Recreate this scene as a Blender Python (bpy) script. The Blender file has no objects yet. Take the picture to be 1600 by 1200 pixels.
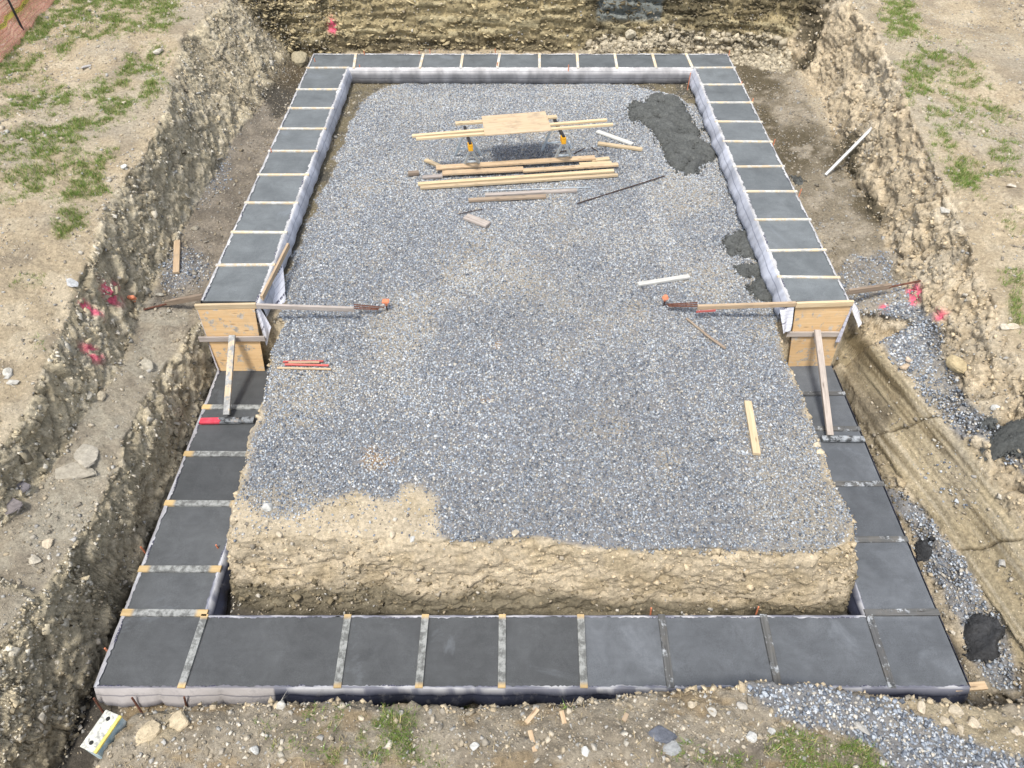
import bpy, bmesh, math, random
import numpy as np
from mathutils import Vector, Matrix
from mathutils.geometry import delaunay_2d_cdt
R = np.random.default_rng(7); random.seed(7)
S = bpy.context.scene; COL = S.collection
# ---------------------------------------------------------------- camera maths
PITCH = math.radians(47.2); F = 1109.0; CH = 8.22
ca, sa = math.cos(PITCH), math.sin(PITCH)
def P(x, y, z):
    u = (x-800)/F; v = (y-600)/F
    t = (z-CH)/(-sa - v*ca)
    return Vector((u*t, (ca - v*sa)*t, z))
def project(X, Y, Z):
    zc = Y*ca - (Z-CH)*sa; yc = Y*sa + (Z-CH)*ca
    zc = np.maximum(zc, .05)
    return 800 + F*X/zc, 600 - F*yc/zc
ZU, ZL = 1.03, -0.15           # tops of the upper and lower footing
# ---------------------------------------------------------------- noise
TAB = R.random((64, 64, 64)).astype(np.float32)
def vnoise(x, y, z, seed=0):
    x = np.asarray(x, np.float32)+seed*7.31; y = np.asarray(y, np.float32)+seed*3.77; z = np.asarray(z, np.float32)+seed*5.13
    xi = np.floor(x).astype(np.int32); yi = np.floor(y).astype(np.int32); zi = np.floor(z).astype(np.int32)
    fx = x-xi; fy = y-yi; fz = z-zi
    fx = fx*fx*(3-2*fx); fy = fy*fy*(3-2*fy); fz = fz*fz*(3-2*fz)
    x0 = xi & 63; x1 = (xi+1) & 63; y0 = yi & 63; y1 = (yi+1) & 63; z0 = zi & 63; z1 = (zi+1) & 63
    T = TAB
    a = T[x0,y0,z0]*(1-fx)+T[x1,y0,z0]*fx; b = T[x0,y1,z0]*(1-fx)+T[x1,y1,z0]*fx
    c = T[x0,y0,z1]*(1-fx)+T[x1,y0,z1]*fx; d = T[x0,y1,z1]*(1-fx)+T[x1,y1,z1]*fx
    return (a*(1-fy)+b*fy)*(1-fz)+(c*(1-fy)+d*fy)*fz
def fbm(x, y, z, oct=4, seed=0, gain=.5):
    s = 0; a = 1; n = 0
    for k in range(oct):
        s = s + a*vnoise(x, y, z, seed+k*11); n += a; a *= gain
        x = x*2.03; y = y*2.03; z = z*2.03
    return s/n
def cell(x, y, z, seed=0):      # blocky random cells with warped borders
    xi = np.floor(np.asarray(x)+seed*3.3).astype(np.int32) & 63; yi = np.floor(np.asarray(y)+seed*1.7).astype(np.int32) & 63; zi = np.floor(np.asarray(z)+seed*2.9).astype(np.int32) & 63
    return TAB[xi, yi, zi]
def worley(x, y, z, seed=0):    # distances to the two nearest jittered cell points, and the nearest cell's own random number
    x = np.asarray(x, np.float32)+seed*3.1; y = np.asarray(y, np.float32)+seed*1.9; z = np.asarray(z, np.float32)+seed*2.3
    xi = np.floor(x).astype(np.int32); yi = np.floor(y).astype(np.int32); zi = np.floor(z).astype(np.int32)
    f1 = np.full(x.shape, 9, np.float32); f2 = f1.copy(); idr = np.zeros(x.shape, np.float32)
    for a in (-1,0,1):
        for b in (-1,0,1):
            for c in (-1,0,1):
                i, j, k = (xi+a) & 63, (yi+b) & 63, (zi+c) & 63
                h = TAB[i, j, k]; h2 = TAB[j, k, i]; h3 = TAB[k, i, j]
                d = (xi+a+h-x)**2+(yi+b+h2-y)**2+(zi+c+h3-z)**2
                nearer = d < f1
                f2 = np.where(nearer, f1, np.minimum(f2, d)); idr = np.where(nearer, TAB[(i+17) & 63, j, k], idr); f1 = np.where(nearer, d, f1)
    return np.sqrt(f1), np.sqrt(f2), idr
def sstep(a, b, x):
    t = np.clip((x-a)/(b-a), 0, 1); return t*t*(3-2*t)
def blur(A, n):
    for _ in range(n):
        B = np.pad(A, 1, mode='edge')
        A = (B[:-2,1:-1]+2*B[1:-1,1:-1]+B[2:,1:-1])/4
        B = np.pad(A, 1, mode='edge')
        A = (B[1:-1,:-2]+2*B[1:-1,1:-1]+B[1:-1,2:])/4
    return A
# ---------------------------------------------------------------- terrain survey (breaklines)
pts = []
def dens(ch, step=.16):
    out = []
    for a, b in zip(ch[:-1], ch[1:]):
        n = max(1, int((Vector(b)-Vector(a)).length/step))
        for k in range(n): out.append(Vector(a).lerp(Vector(b), k/n))
    out.append(Vector(ch[-1])); return out
def chain(*c): pts.extend(dens([P(*q) for q in c]))
def wchain(*c): pts.extend(dens(list(map(Vector, c))))
def grid(x0, x1, y0, y1, z, step=.5):
    for x in np.arange(x0, x1+.01, step):
        for y in np.arange(y0, y1+.01, step): pts.append(Vector((x, y, z)))
# left bank edge, its toe, edge and toe of the left trench
chain((335,-60,2.5),(350,0,2.4),(290,50,2.3),(272,100,2.2),(265,150,2.2),(252,190,2.15),(235,230,2.1),(215,265,2.05),(180,300,2.0),(160,340,1.95),(150,370,1.95),(140,410,1.9),(115,470,1.8),(98,520,1.75),(75,580,1.7),(50,640,1.65),(20,690,1.6),(-30,750,1.55),(-120,860,1.5))
chain((452,92,.85),(430,145,.75),(398,180,.75),(362,225,.75),(335,275,.75),(305,320,.78),(285,350,.8),(262,400,.85),(230,450,.9),(205,500,.9),(185,560,.95),(160,600,.95),(130,640,.95),(95,700,1.0),(50,760,1.0),(20,800,1.0),(-60,880,1.0))
chain((309,508,.66),(285,545,.62),(262,575,.62),(240,610,.66),(205,690,.74),(170,780,.78),(115,865,.84),(65,940,.86),(15,1020,.86),(-35,1100,.84),(-90,1190,.8),(-170,1300,.8))
wchain((-4.83,8.1,-.5),(-4.88,6,-.5),(-4.98,4,-.5),(-5.02,2.3,-.5),(-4.95,1.0,-.5))
wchain((-4.7,8.15,-.5),(-3.75,8.15,-.5)); wchain((-5.0,8.42,.68),(-3.6,8.42,.68))
wchain((4.25,8.15,-.5),(5.3,8.15,-.5)); wchain((4.2,8.42,.68),(5.35,8.42,.68))
# floors around the footings
for Y in np.arange(8.6, 18.1, .5):
    for X in (-5.2,-4.8,-4.3,-3.9,-3.6): pts.append(Vector((X, Y, .68)))
    for X in (5.5,5.25,4.8,4.3,4.0): pts.append(Vector((X, Y, .68)))
grid(-3.3, 3.8, 16.3, 17.9, .68, .5)
grid(-3.2, 3.7, 5.0, 16.0, .73, .55)
grid(-4.7, -3.8, 3.2, 8.0, -.5, .45); grid(4.4, 5.3, 3.2, 8.0, -.5, .45); grid(-4.5, 5.4, 3.0, 3.7, -.5, .33)
# island of ground inside the trenches
isl = [(435,515),(420,545),(414,575),(409,610),(404,640),(397,665),(386,690),(378,720),(371,750),(361,790),(357,830),(360,846),(450,840),(560,838),(650,846),(740,842),(830,842),(900,850),(1000,862),(1100,860),(1200,866),(1300,862),(1343,845),(1345,828),(1335,800),(1312,760),(1298,720),(1286,690),(1271,650),(1256,610),(1250,590),(1231,560),(1226,525)]
top = [P(x, y, .71) for x, y in isl]
pts.extend(dens(top))
wchain(tuple(top[0]), (top[0].x+.05, 8.3, .7)); wchain(tuple(top[-1]), (top[-1].x-.02, 8.3, .7))
base = []
for q in top:
    if q.y > 4.75: base.append(Vector((q.x + (-.16 if q.x < 0 else .16), q.y+.03, -.5)))
b0 = P(372,950,-.5); 
base = [b for b in base if b.x < 0] + [P(357,915,-.45)] + [P(x, y, -.46) for x, y in ((372,948),(450,965),(560,966),(700,970),(830,972),(960,975),(1100,972),(1250,968),(1318,962))] + [P(1345,905,-.45)] + [b for b in base if b.x > 0]
pts.extend(dens(base))
# near bank
chain((215,1117,.75),(260,1107,.8),(330,1100,.85),(440,1094,.9),(540,1092,.95),(640,1097,.95),(720,1105,.9),(800,1103,.9),(870,1095,.9),(940,1087,.9),(1050,1077,.9),(1100,1068,.93),(1150,1063,.95),(1200,1056,.98),(1260,1055,.97),(1320,1066,.93),(1400,1084,.85),(1450,1086,.8),(1500,1098,.72),(1560,1106,.66),(1600,1100,.64),(1700,1112,.64))
chain((213,1117,.86),(197,1122,.97),(177,1150,1.0),(157,1184,.99),(144,1220,.9),(130,1300,.75))
wchain((-4.4,2.72,-.5),(5.3,2.76,-.5)); wchain((-4.45,2.7,-.5),(-4.5,1.0,-.45))
wchain((5.3,2.76,-.5),(5.75,2.8,-.5))
chain((300,1160,.95),(600,1160,1.05),(900,1160,1.05),(1200,1160,1.0),(1500,1180,.85)); 
grid(-3.6, 6.0, -2, 1.4, 1.08, .8)
# right bank: toe, crest, trench edge and trench toe
chain((1245,100,.85),(1285,150,.8),(1300,200,.78),(1310,250,.78),(1345,300,.8),(1370,350,.82),(1395,400,.85),(1420,450,.88),(1440,500,.86),(1452,540,.84),(1470,580,.84),(1505,640,.8),(1545,700,.78),(1590,780,.76),(1650,860,.75),(1730,960,.75))
chain((1290,-60,2.6),(1330,0,2.4),(1370,60,2.3),(1400,120,2.2),(1420,180,2.15),(1445,240,2.05),(1475,300,1.95),(1500,360,1.8),(1530,430,1.65),(1560,500,1.55),(1600,580,1.45),(1660,680,1.4),(1720,800,1.35),(1850,950,1.3))
chain((1318,508,.68),(1360,535,.66),(1400,580,.62),(1440,625,.58),(1490,690,.53),(1530,745,.5),(1575,830,.46),(1610,890,.44),(1680,1000,.42),(1740,1100,.4))
chain((1302,585,-.42),(1330,635,-.3),(1370,700,-.2),(1420,765,-.12),(1460,810,-.1),(1510,870,-.1),(1555,960,-.14),(1592,1060,-.2),(1610,1110,-.22))
# back face and everything round about
chain((452,92,.85),(520,82,.75),(700,78,.75),(900,80,.75),(1000,78,.8),(1100,80,.8),(1200,86,.82),(1245,100,.85))
chain((940,66,1.0),(1040,60,1.12),(1150,62,1.05),(1230,80,1.0))
wchain((-6.6,18.6,2.5),(-5.9,18.95,2.55),(0,19.0,2.6),(6.5,18.95,2.6),(7.3,18.4,2.6))
for X in (-15,-12,-9.5,-8): 
    for Y in np.arange(8,22.1,2.): pts.append(Vector((X, Y, 2.15+.35*(Y-8)/14 + .12*math.sin(X+Y))))
    for Y in np.arange(-2,7.1,2.): pts.append(Vector((X, Y, 1.6+.05*Y + .1*math.sin(X+Y))))
for X in (8.6,9.5,12,15):
    for Y in np.arange(9,22.1,2.): pts.append(Vector((X, Y, 2.05+.4*(Y-9)/13 + .12*math.sin(X*1.3+Y))))
    for Y in np.arange(-2,8,2.): pts.append(Vector((X, Y, 1.45+.05*Y+.08*math.sin(X+Y))))
grid(-7, 8, 20, 22, 2.65, 1.0)
GX0, GX1, GY0, GY1, GS = -14.5, 14.5, -1.5, 21.5, .025
nx = int((GX1-GX0)/GS)+1; ny = int((GY1-GY0)/GS)+1
v2 = [Vector((p.x, p.y)) for p in pts]
ov, oe, of, oiv, _, _ = delaunay_2d_cdt(v2, [], [], 0, 1e-4)
oz = [pts[o[0]].z if o else .7 for o in oiv]
H = np.full((ny, nx), np.nan, np.float32)
for f in of:
    a, b, c = f[:3]
    xa, ya = ov[a]; xb, yb = ov[b]; xc, yc = ov[c]
    i0 = max(0, int((min(xa,xb,xc)-GX0)/GS)); i1 = min(nx-1, int((max(xa,xb,xc)-GX0)/GS)+1)
    j0 = max(0, int((min(ya,yb,yc)-GY0)/GS)); j1 = min(ny-1, int((max(ya,yb,yc)-GY0)/GS)+1)
    if i1 < i0 or j1 < j0: continue
    d = (yb-yc)*(xa-xc)+(xc-xb)*(ya-yc)
    if abs(d) < 1e-10: continue
    X = GX0+GS*np.arange(i0, i1+1)[None]; Y = GY0+GS*np.arange(j0, j1+1)[:, None]
    l0 = ((yb-yc)*(X-xc)+(xc-xb)*(Y-yc))/d; l1 = ((yc-ya)*(X-xc)+(xa-xc)*(Y-yc))/d; l2 = 1-l0-l1
    m = (l0 > -1e-4) & (l1 > -1e-4) & (l2 > -1e-4)
    z = l0*oz[a]+l1*oz[b]+l2*oz[c]
    H[j0:j1+1, i0:i1+1][m] = z[m]
H[np.isnan(H)] = 1.5
H = blur(H, 5)
XX, YY = np.meshgrid(GX0+GS*np.arange(nx), GY0+GS*np.arange(ny)); XX = XX.astype(np.float32); YY = YY.astype(np.float32)
gy, gx = np.gradient(H, GS); SL = np.hypot(gx, gy)
# pixel-traced region masks, with ragged borders, baked to ground positions
NW1 = (fbm(XX*3, YY*3, 0*XX, 4, 1)-.5); NW2 = (fbm(XX*3, YY*3, 0*XX+9, 4, 2)-.5)
PU, PV = project(XX+NW1*.35, YY+NW2*.35, H)
PU0, PV0 = project(XX, YY, H)
INF = (PU0 > -120) & (PU0 < 1720) & (PV0 > -120) & (PV0 < 1320)
def poly(pp, soft=1, U=None, V=None):
    U = PU if U is None else U; V = PV if V is None else V
    m = np.zeros(U.shape, bool); n = len(pp)
    for k in range(n):
        x0, y0 = pp[k]; x1, y1 = pp[(k+1) % n]
        if y0 == y1: continue
        c = (y0 > V) != (y1 > V)
        m ^= c & (U < (x1-x0)*(V-y0)/(y1-y0)+x0)
    m = (m & INF).astype(np.float32)
    return blur(m, soft) if soft else m
GROW = 1.0
def ell(cx, cy, rx, ry, ang=0):
    a = math.radians(ang); dx = PU-cx; dy = PV-cy
    rx = rx*GROW; ry = ry*GROW; u = (dx*math.cos(a)+dy*math.sin(a))/rx; v = (-dx*math.sin(a)+dy*math.cos(a))/ry
    return np.clip(1.5*(1-np.sqrt(u*u+v*v)), 0, 1)*INF
islm = poly(isl+[(1225,440),(1200,380),(1150,290),(1128,240),(1085,165),(1060,150),(990,133),(900,128),(760,128),(640,128),(592,140),(562,170),(540,210),(522,250),(506,300),(490,340),(468,385),(452,415),(444,450),(441,490)], 1)
dirtpatch = np.maximum(poly([(355,850),(365,800),(372,750),(385,770),(395,800),(470,805),(500,790),(560,770),(610,780),(625,752),(660,760),(690,790),(685,850),(500,900)],2), 0)
dirtpatch = np.maximum(dirtpatch, poly([(355,900),(355,838),(450,844),(640,856),(900,855),(1000,867),(1200,869),(1300,856),(1350,800),(1360,900)],1))
dirtpatch = np.maximum(dirtpatch, poly([(1222,525),(1216,545),(1225,570),(1240,600),(1250,620),(1280,690),(1290,740),(1310,775),(1330,810),(1370,830),(1310,690),(1260,560)],1))
dirtpatch = np.maximum(dirtpatch, poly([(400,640),(414,650),(396,700),(384,760),(350,780),(380,690)],1))
spill_polys = {'back': [(983,165),(996,160),(1012,168),(1018,152),(1030,148),(1062,155),(1080,190),(1100,225),(1122,240),(1120,252),(1095,262),(1085,275),(1062,268),(1042,258),(1040,240),(1028,225),(1024,205),(1000,190),(983,190)],
    'mid': [(1130,385),(1150,362),(1170,365),(1190,380),(1200,402),(1185,402),(1160,396),(1135,398)],
    'low': [(1150,418),(1185,412),(1206,414),(1216,455),(1200,470),(1165,455),(1180,438),(1155,432)]}
spm = sum(poly(p, 1) for p in spill_polys.values())
gravA = np.clip(islm - blur(dirtpatch, 10)*.96, 0, 1)
thin = fbm(XX*1.3, YY*1.3, 0*XX+4, 4, 21)
gravR = np.maximum(poly([(1365,500),(1400,470),(1450,480),(1475,540),(1500,610),(1560,670),(1605,740),(1600,800),(1560,770),(1520,710),(1470,650),(1425,595),(1390,550)],2), poly([(1300,445),(1330,400),(1400,395),(1395,440),(1440,455),(1400,500),(1345,500)],3)*.35)
gravF = poly([(1160,1072),(1200,1056),(1270,1056),(1340,1080),(1400,1102),(1460,1130),(1540,1158),(1640,1185),(1660,1280),(1480,1280),(1430,1215),(1370,1170),(1280,1140),(1195,1115)],2)
gravT = poly([(1340,700),(1400,770),(1440,800),(1500,880),(1555,970),(1590,1080),(1540,1060),(1470,930),(1420,830),(1350,740)],1)*(H < .1)
gravL = np.maximum(ell(290,420,55,42)*.5, ell(330,270,35,70,20)*.25)
gravL = np.maximum(gravL, ell(1500,760,120,60,50)*.15)
GR = np.clip(np.maximum.reduce([gravA, gravR, gravF, gravT, gravL]), 0, 1)*(SL < 1.4)
# grass patches
grs = np.zeros_like(H); GROW = 1.6
for e in [(60,75,60,22,-30,.7),(75,40,75,30,-25,.9),(150,25,90,22,-20,.6),(200,35,60,18,-15,.6),(255,25,25,20,0,.8),(25,90,30,25,-45,.9),(210,110,45,18,-35,.8),(200,165,50,14,-30,.9),(120,170,80,22,-28,.6),(80,205,70,25,-25,.8),(140,145,60,12,-20,.5),(100,235,40,16,-30,.8),(130,270,35,14,-35,.9),(115,295,40,12,-30,.8),(140,300,20,10,0,.9),(40,150,40,20,-20,.45),(70,270,80,25,-20,.35),(110,345,20,14,-30,.9),(40,345,25,8,-20,.4),(10,225,30,15,-20,.7),(55,430,35,8,-20,.3),(65,540,8,20,10,.5),(40,20,50,18,-40,.9),
      (1405,20,22,20,0,.9),(1410,45,20,18,0,.7),(1440,110,28,25,30,1),(1445,140,18,25,20,.9),(1480,150,40,14,40,.5),(1405,155,10,8,0,.9),(1500,125,60,16,45,.35),(1470,190,60,12,30,.45),(1485,230,25,10,30,.6),(1510,280,28,22,20,1),(1500,255,40,25,30,.6),(1545,245,35,35,60,.4),(1540,170,40,15,20,.35),(1590,440,25,14,20,.7),(1570,340,30,10,50,.5),(1560,310,30,10,40,.4),(1520,110,35,12,60,.4),(1590,490,15,25,0,.5),(1460,80,40,14,40,.4),
      (590,1120,70,26,0,1),(560,1140,45,18,0,.9),(640,1140,35,20,0,.7),(600,1175,90,22,0,.45),(715,1100,14,10,0,.6),(1260,1180,70,28,-8,1),(1380,1188,55,22,10,1),(480,1150,60,25,0,.15),(890,1110,15,10,0,.4),(1330,1200,60,18,0,.9),(970,1120,12,8,0,.4),(1100,1190,90,18,0,.2)]:
    grs = np.maximum(grs, ell(*e[:5])*e[5])
GROW = 1.0; grs *= .12+.88*sstep(.40,.6,fbm(XX*9, YY*9, 0*XX, 4, 32)); grs *= sstep(.30, .68, fbm(XX*3.2, YY*3.2, 0*XX, 4, 31)+.12*(grs > .85)) ; grs *= (SL < 1.1)*(1-np.clip(gravA+gravR+gravF, 0, 1)); grs = np.clip(grs*2.0, 0, 1)
# vertical roughness of the ground
calm = np.clip(islm+gravR*.7, 0, 1)
inside = sstep(0,.12, XX+4.95)*sstep(0,.12, 5.4-XX)*sstep(0,.1, YY-2.8)*sstep(0,.1, 17.7-YY)
amp = (1-.82*calm)*(1-.75*inside)
H = H + amp*(.20*(fbm(XX*.9, YY*.9, 0*XX, 3, 3)-.5) + .10*(fbm(XX*4, YY*4, 0*XX, 3, 5)-.5) + .035*(fbm(XX*14, YY*14, 0*XX, 2, 6)-.5))
bankm = poly([(200,1090),(1700,1040),(1700,1300),(100,1300)],3)
H = H + bankm*(.12*(fbm(XX*5, YY*5, 0*XX+3, 4, 8)-.5)+.05*(fbm(XX*16, YY*16, 0*XX+3, 2, 13)-.5))
H = H + calm*.035*(fbm(XX*1.7, YY*1.7, 0*XX+7, 3, 9)-.5)
lump = fbm(XX*2.2, YY*2.2, 0*XX+2, 4, 12)
H = H + (1-inside)*(1-calm)*.10*np.clip(lump-.55, 0, 1)*4*.25
# the track two wheels left in the gravel, right of centre
H = H - .012*poly([(1000,290),(1020,290),(1060,400),(1045,400)],3)*calm
gy, gx = np.gradient(blur(H, 2), GS); SL = np.hypot(gx, gy)
def bil(A, x, y):
    i = np.clip((x-GX0)/GS, 0, nx-1.001); j = np.clip((y-GY0)/GS, 0, ny-1.001)
    i0 = i.astype(np.int32); j0 = j.astype(np.int32); fi = (i-i0).astype(np.float32); fj = (j-j0).astype(np.float32)
    return (A[j0,i0]*(1-fi)+A[j0,i0+1]*fi)*(1-fj)+(A[j0+1,i0]*(1-fi)+A[j0+1,i0+1]*fi)*fj
def gz(x, y): return float(bil(H, np.array([x], np.float64), np.array([y], np.float64))[0])
def G(x, y, it=12, lift=0.0):      # the ground point seen at a pixel of the survey photo
    z = .8
    for _ in range(it):
        p = P(x, y, z); z = .5*z+.5*gz(p.x, p.y)
    p = P(x, y, z); p.z += lift; return p
# ---------------------------------------------------------------- helpers for objects
def tag(o, label=None, cat=None, group=None, kind=None):
    if label: o['label'] = label
    if cat: o['category'] = cat
    if group: o['group'] = group
    if kind: o['kind'] = kind
    return o
def link(name, me, m, parent=None, loc=None):
    o = bpy.data.objects.new(name, me); COL.objects.link(o)
    if m is not None: me.materials.append(m)
    if parent is not None:
        o.parent = parent
    if loc is not None: o.location = loc
    return o
def empty(name, loc, label, cat, group=None, rz=0):
    o = bpy.data.objects.new(name, None); COL.objects.link(o); o.location = loc; o.rotation_euler = (0,0,rz)
    o.empty_display_size = .1
    return tag(o, label, cat, group)
def mesh_np(name, V, Fq, col=None, uv=None, smooth=False):
    me = bpy.data.meshes.new(name); V = np.asarray(V, np.float32); Fq = np.asarray(Fq, np.int32); k = Fq.shape[1]
    me.vertices.add(len(V)); me.vertices.foreach_set('co', V.ravel())
    me.loops.add(Fq.size); me.loops.foreach_set('vertex_index', Fq.ravel())
    me.polygons.add(len(Fq)); me.polygons.foreach_set('loop_start', np.arange(0, Fq.size, k, dtype=np.int32))
    if smooth: me.polygons.foreach_set('use_smooth', np.ones(len(Fq), bool))
    me.update(calc_edges=True)
    if col is not None:
        c = np.ones((len(V), 4), np.float32); c[:, :col.shape[1]] = col
        at = me.attributes.new('Col', 'FLOAT_COLOR', 'POINT'); at.data.foreach_set('color', c.ravel())
    if uv is not None:
        l = me.uv_layers.new(name='UVMap'); l.data.foreach_set('uv', np.asarray(uv, np.float32)[Fq.ravel()].ravel())
    return me
# ---------------------------------------------------------------- materials
def nodes(name):
    m = bpy.data.materials.new(name); m.use_nodes = True; nt = m.node_tree; b = nt.nodes['Principled BSDF']
    def n(t, **kw):
        q = nt.nodes.new(t)
        for k, v in kw.items():
            if k in q.inputs: q.inputs[k].default_value = v
            else: setattr(q, k, v)
        return q
    return m, nt, b, n, nt.links.new
def mix(n, L, fac, a, b, blend='MIX'):
    q = n('ShaderNodeMix'); q.data_type = 'RGBA'; q.blend_type = blend
    for s, v in ((q.inputs[0], fac), (q.inputs[6], a), (q.inputs[7], b)):
        if hasattr(v, 'is_linked'): L(v, s)
        elif isinstance(v, (int, float)): s.default_value = v
        else: s.default_value = (*v, 1)
    return q.outputs[2]
def ramp(n, L, src, p0, p1, c0=(0,0,0), c1=(1,1,1)):
    q = n('ShaderNodeValToRGB'); e = q.color_ramp.elements
    e[0].position = p0; e[1].position = p1; e[0].color = (*c0,1); e[1].color = (*c1,1); L(src, q.inputs[0]); return q.outputs[0]
def bump(n, L, b, h, strength, dist):
    q = n('ShaderNodeBump', Strength=strength, Distance=dist); L(h, q.inputs['Height']); L(q.outputs[0], b.inputs['Normal'])
def m_col(name, rough=.9, var=.35, scale=30, bs=.5, bd=.02, spec=.2, detail=6, bscale=None):
    m, nt, b, n, L = nodes(name)
    a = n('ShaderNodeAttribute', attribute_name='Col'); g = n('ShaderNodeNewGeometry')
    t = n('ShaderNodeTexNoise', Scale=scale, Detail=detail, Roughness=.65); L(g.outputs['Position'], t.inputs['Vector'])
    lo, hi = 1-var, 1+var
    r = ramp(n, L, t.outputs['Fac'], .3, .7, (lo,)*3, (hi,)*3)
    L(mix(n, L, 1.0, a.outputs['Color'], r, 'MULTIPLY'), b.inputs['Base Color'])
    if bscale:
        t2 = n('ShaderNodeTexNoise', Scale=bscale, Detail=8, Roughness=.7); L(g.outputs['Position'], t2.inputs['Vector']); t = t2
    bump(n, L, b, t.outputs['Fac'], bs, bd)
    b.inputs['Roughness'].default_value = rough; b.inputs['Specular IOR Level'].default_value = spec
    return m
def m_ground():
    m, nt, b, n, L = nodes('ground_dirt')
    a = n('ShaderNodeAttribute', attribute_name='Col'); g = n('ShaderNodeNewGeometry')
    t = n('ShaderNodeTexNoise', Scale=22, Detail=9, Roughness=.7); L(g.outputs['Position'], t.inputs['Vector'])
    r = ramp(n, L, t.outputs['Fac'], .28, .72, (.55,)*3, (1.42,)*3)
    c = mix(n, L, 1.0, a.outputs['Color'], r, 'MULTIPLY')
    v = n('ShaderNodeTexVoronoi', Scale=34); L(g.outputs['Position'], v.inputs['Vector'])
    sv = n('ShaderNodeSeparateColor'); L(v.outputs['Color'], sv.inputs[0])
    k = ramp(n, L, sv.outputs[0], .86, .9); c2 = mix(n, L, 1.0, c, (1.45,1.45,1.5), 'MULTIPLY')
    dd = ramp(n, L, v.outputs['Distance'], .2, .45, (1,)*3, (0,)*3)
    kk = mix(n, L, 1.0, k, dd, 'MULTIPLY')
    c = mix(n, L, kk, c, c2); L(c, b.inputs['Base Color'])
    t3 = n('ShaderNodeTexNoise', Scale=55, Detail=8, Roughness=.75); L(g.outputs['Position'], t3.inputs['Vector'])
    ad = n('ShaderNodeMath', operation='ADD'); L(t3.outputs['Fac'], ad.inputs[0])
    mu = n('ShaderNodeMath', operation='MULTIPLY'); L(kk, mu.inputs[0]); mu.inputs[1].default_value = .35; L(mu.outputs[0], ad.inputs[1])
    bump(n, L, b, ad.outputs[0], .9, .035)
    rr = n('ShaderNodeAttribute', attribute_name='Rough'); L(rr.outputs['Fac'], b.inputs['Roughness'])
    b.inputs['Specular IOR Level'].default_value = .25
    return m
def m_wood(name, c0, c1, smear=0.0, smc=(.42,.44,.45), ends=None, dirt=.25, knots=True, pink=False, rscale=1.0, smd=.16, dist=.4):
    m, nt, b, n, L = nodes(name)
    tc = n('ShaderNodeTexCoord'); oi = n('ShaderNodeObjectInfo')
    of = n('ShaderNodeVectorMath', operation='ADD'); L(tc.outputs['Object'], of.inputs[0])
    sc = n('ShaderNodeVectorMath', operation='SCALE'); L(oi.outputs['Random'], sc.inputs['Scale']); sc.inputs[0].default_value = (13,7,5); L(sc.outputs[0], of.inputs[1])
    mp = n('ShaderNodeMapping'); mp.inputs['Scale'].default_value = (2.2*rscale, 38*rscale, 38*rscale); L(of.outputs[0], mp.inputs['Vector'])
    t = n('ShaderNodeTexNoise', Scale=1.0, Detail=6, Roughness=.6, Distortion=dist); L(mp.outputs[0], t.inputs['Vector'])
    c = ramp(n, L, t.outputs['Fac'], .3, .7, c0, c1)
    br = ramp(n, L, oi.outputs['Random'], 0, 1, (.8,.8,.82), (1.12,1.1,1.06)); c = mix(n, L, 1.0, c, br, 'MULTIPLY')
    if knots:
        mk = n('ShaderNodeMapping'); mk.inputs['Scale'].default_value = (1.6, 7, 7); L(of.outputs[0], mk.inputs['Vector'])
        vk = n('ShaderNodeTexVoronoi', Scale=1.6); L(mk.outputs[0], vk.inputs['Vector'])
        c = mix(n, L, ramp(n, L, vk.outputs['Distance'], .06, .16, (.7,)*3, (0,)*3), c, (c0[0]*.35, c0[1]*.3, c0[2]*.28))
    td = n('ShaderNodeTexNoise', Scale=4.5, Detail=7, Roughness=.65); L(of.outputs[0], td.inputs['Vector'])
    c = mix(n, L, ramp(n, L, td.outputs['Fac'], .5, .72, (0,)*3, (dirt,)*3), c, (.20,.18,.15))
    if smear > 0:
        ts = n('ShaderNodeTexNoise', Scale=7, Detail=8, Roughness=.7); L(of.outputs[0], ts.inputs['Vector'])
        fac = ramp(n, L, ts.outputs['Fac'], .72-.5*smear, .78-.5*smear)
        if ends:
            sx = n('ShaderNodeSeparateXYZ'); L(tc.outputs['Object'], sx.inputs[0]); ab = n('ShaderNodeMath', operation='ABSOLUTE'); L(sx.outputs[0], ab.inputs[0])
            fac = mix(n, L, 1.0, fac, ramp(n, L, ab.outputs[0], ends-.03, ends+.02, (1,)*3, (0,)*3), 'MULTIPLY')
        t2 = n('ShaderNodeTexNoise', Scale=12, Detail=6, Roughness=.7); L(of.outputs[0], t2.inputs['Vector'])
        cc = ramp(n, L, t2.outputs['Fac'], .42, .58, tuple(smd*q for q in smc), smc)
        c = mix(n, L, fac, c, cc)
    if pink:
        sx = n('ShaderNodeSeparateXYZ'); L(tc.outputs['Object'], sx.inputs[0]); tn = n('ShaderNodeTexNoise', Scale=9, Detail=4); L(tc.outputs['Object'], tn.inputs['Vector'])
        ad = n('ShaderNodeMath', operation='MULTIPLY_ADD'); L(tn.outputs['Fac'], ad.inputs[0]); ad.inputs[1].default_value = .25; L(sx.outputs[0], ad.inputs[2])
        c = mix(n, L, ramp(n, L, ad.outputs[0], -.22, -.16, (.85,)*3, (0,)*3), c, (.72,.06,.10))
    L(c, b.inputs['Base Color']); b.inputs['Roughness'].default_value = .8; b.inputs['Specular IOR Level'].default_value = .2
    bump(n, L, b, t.outputs['Fac'], .3, .004)
    return m
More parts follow.
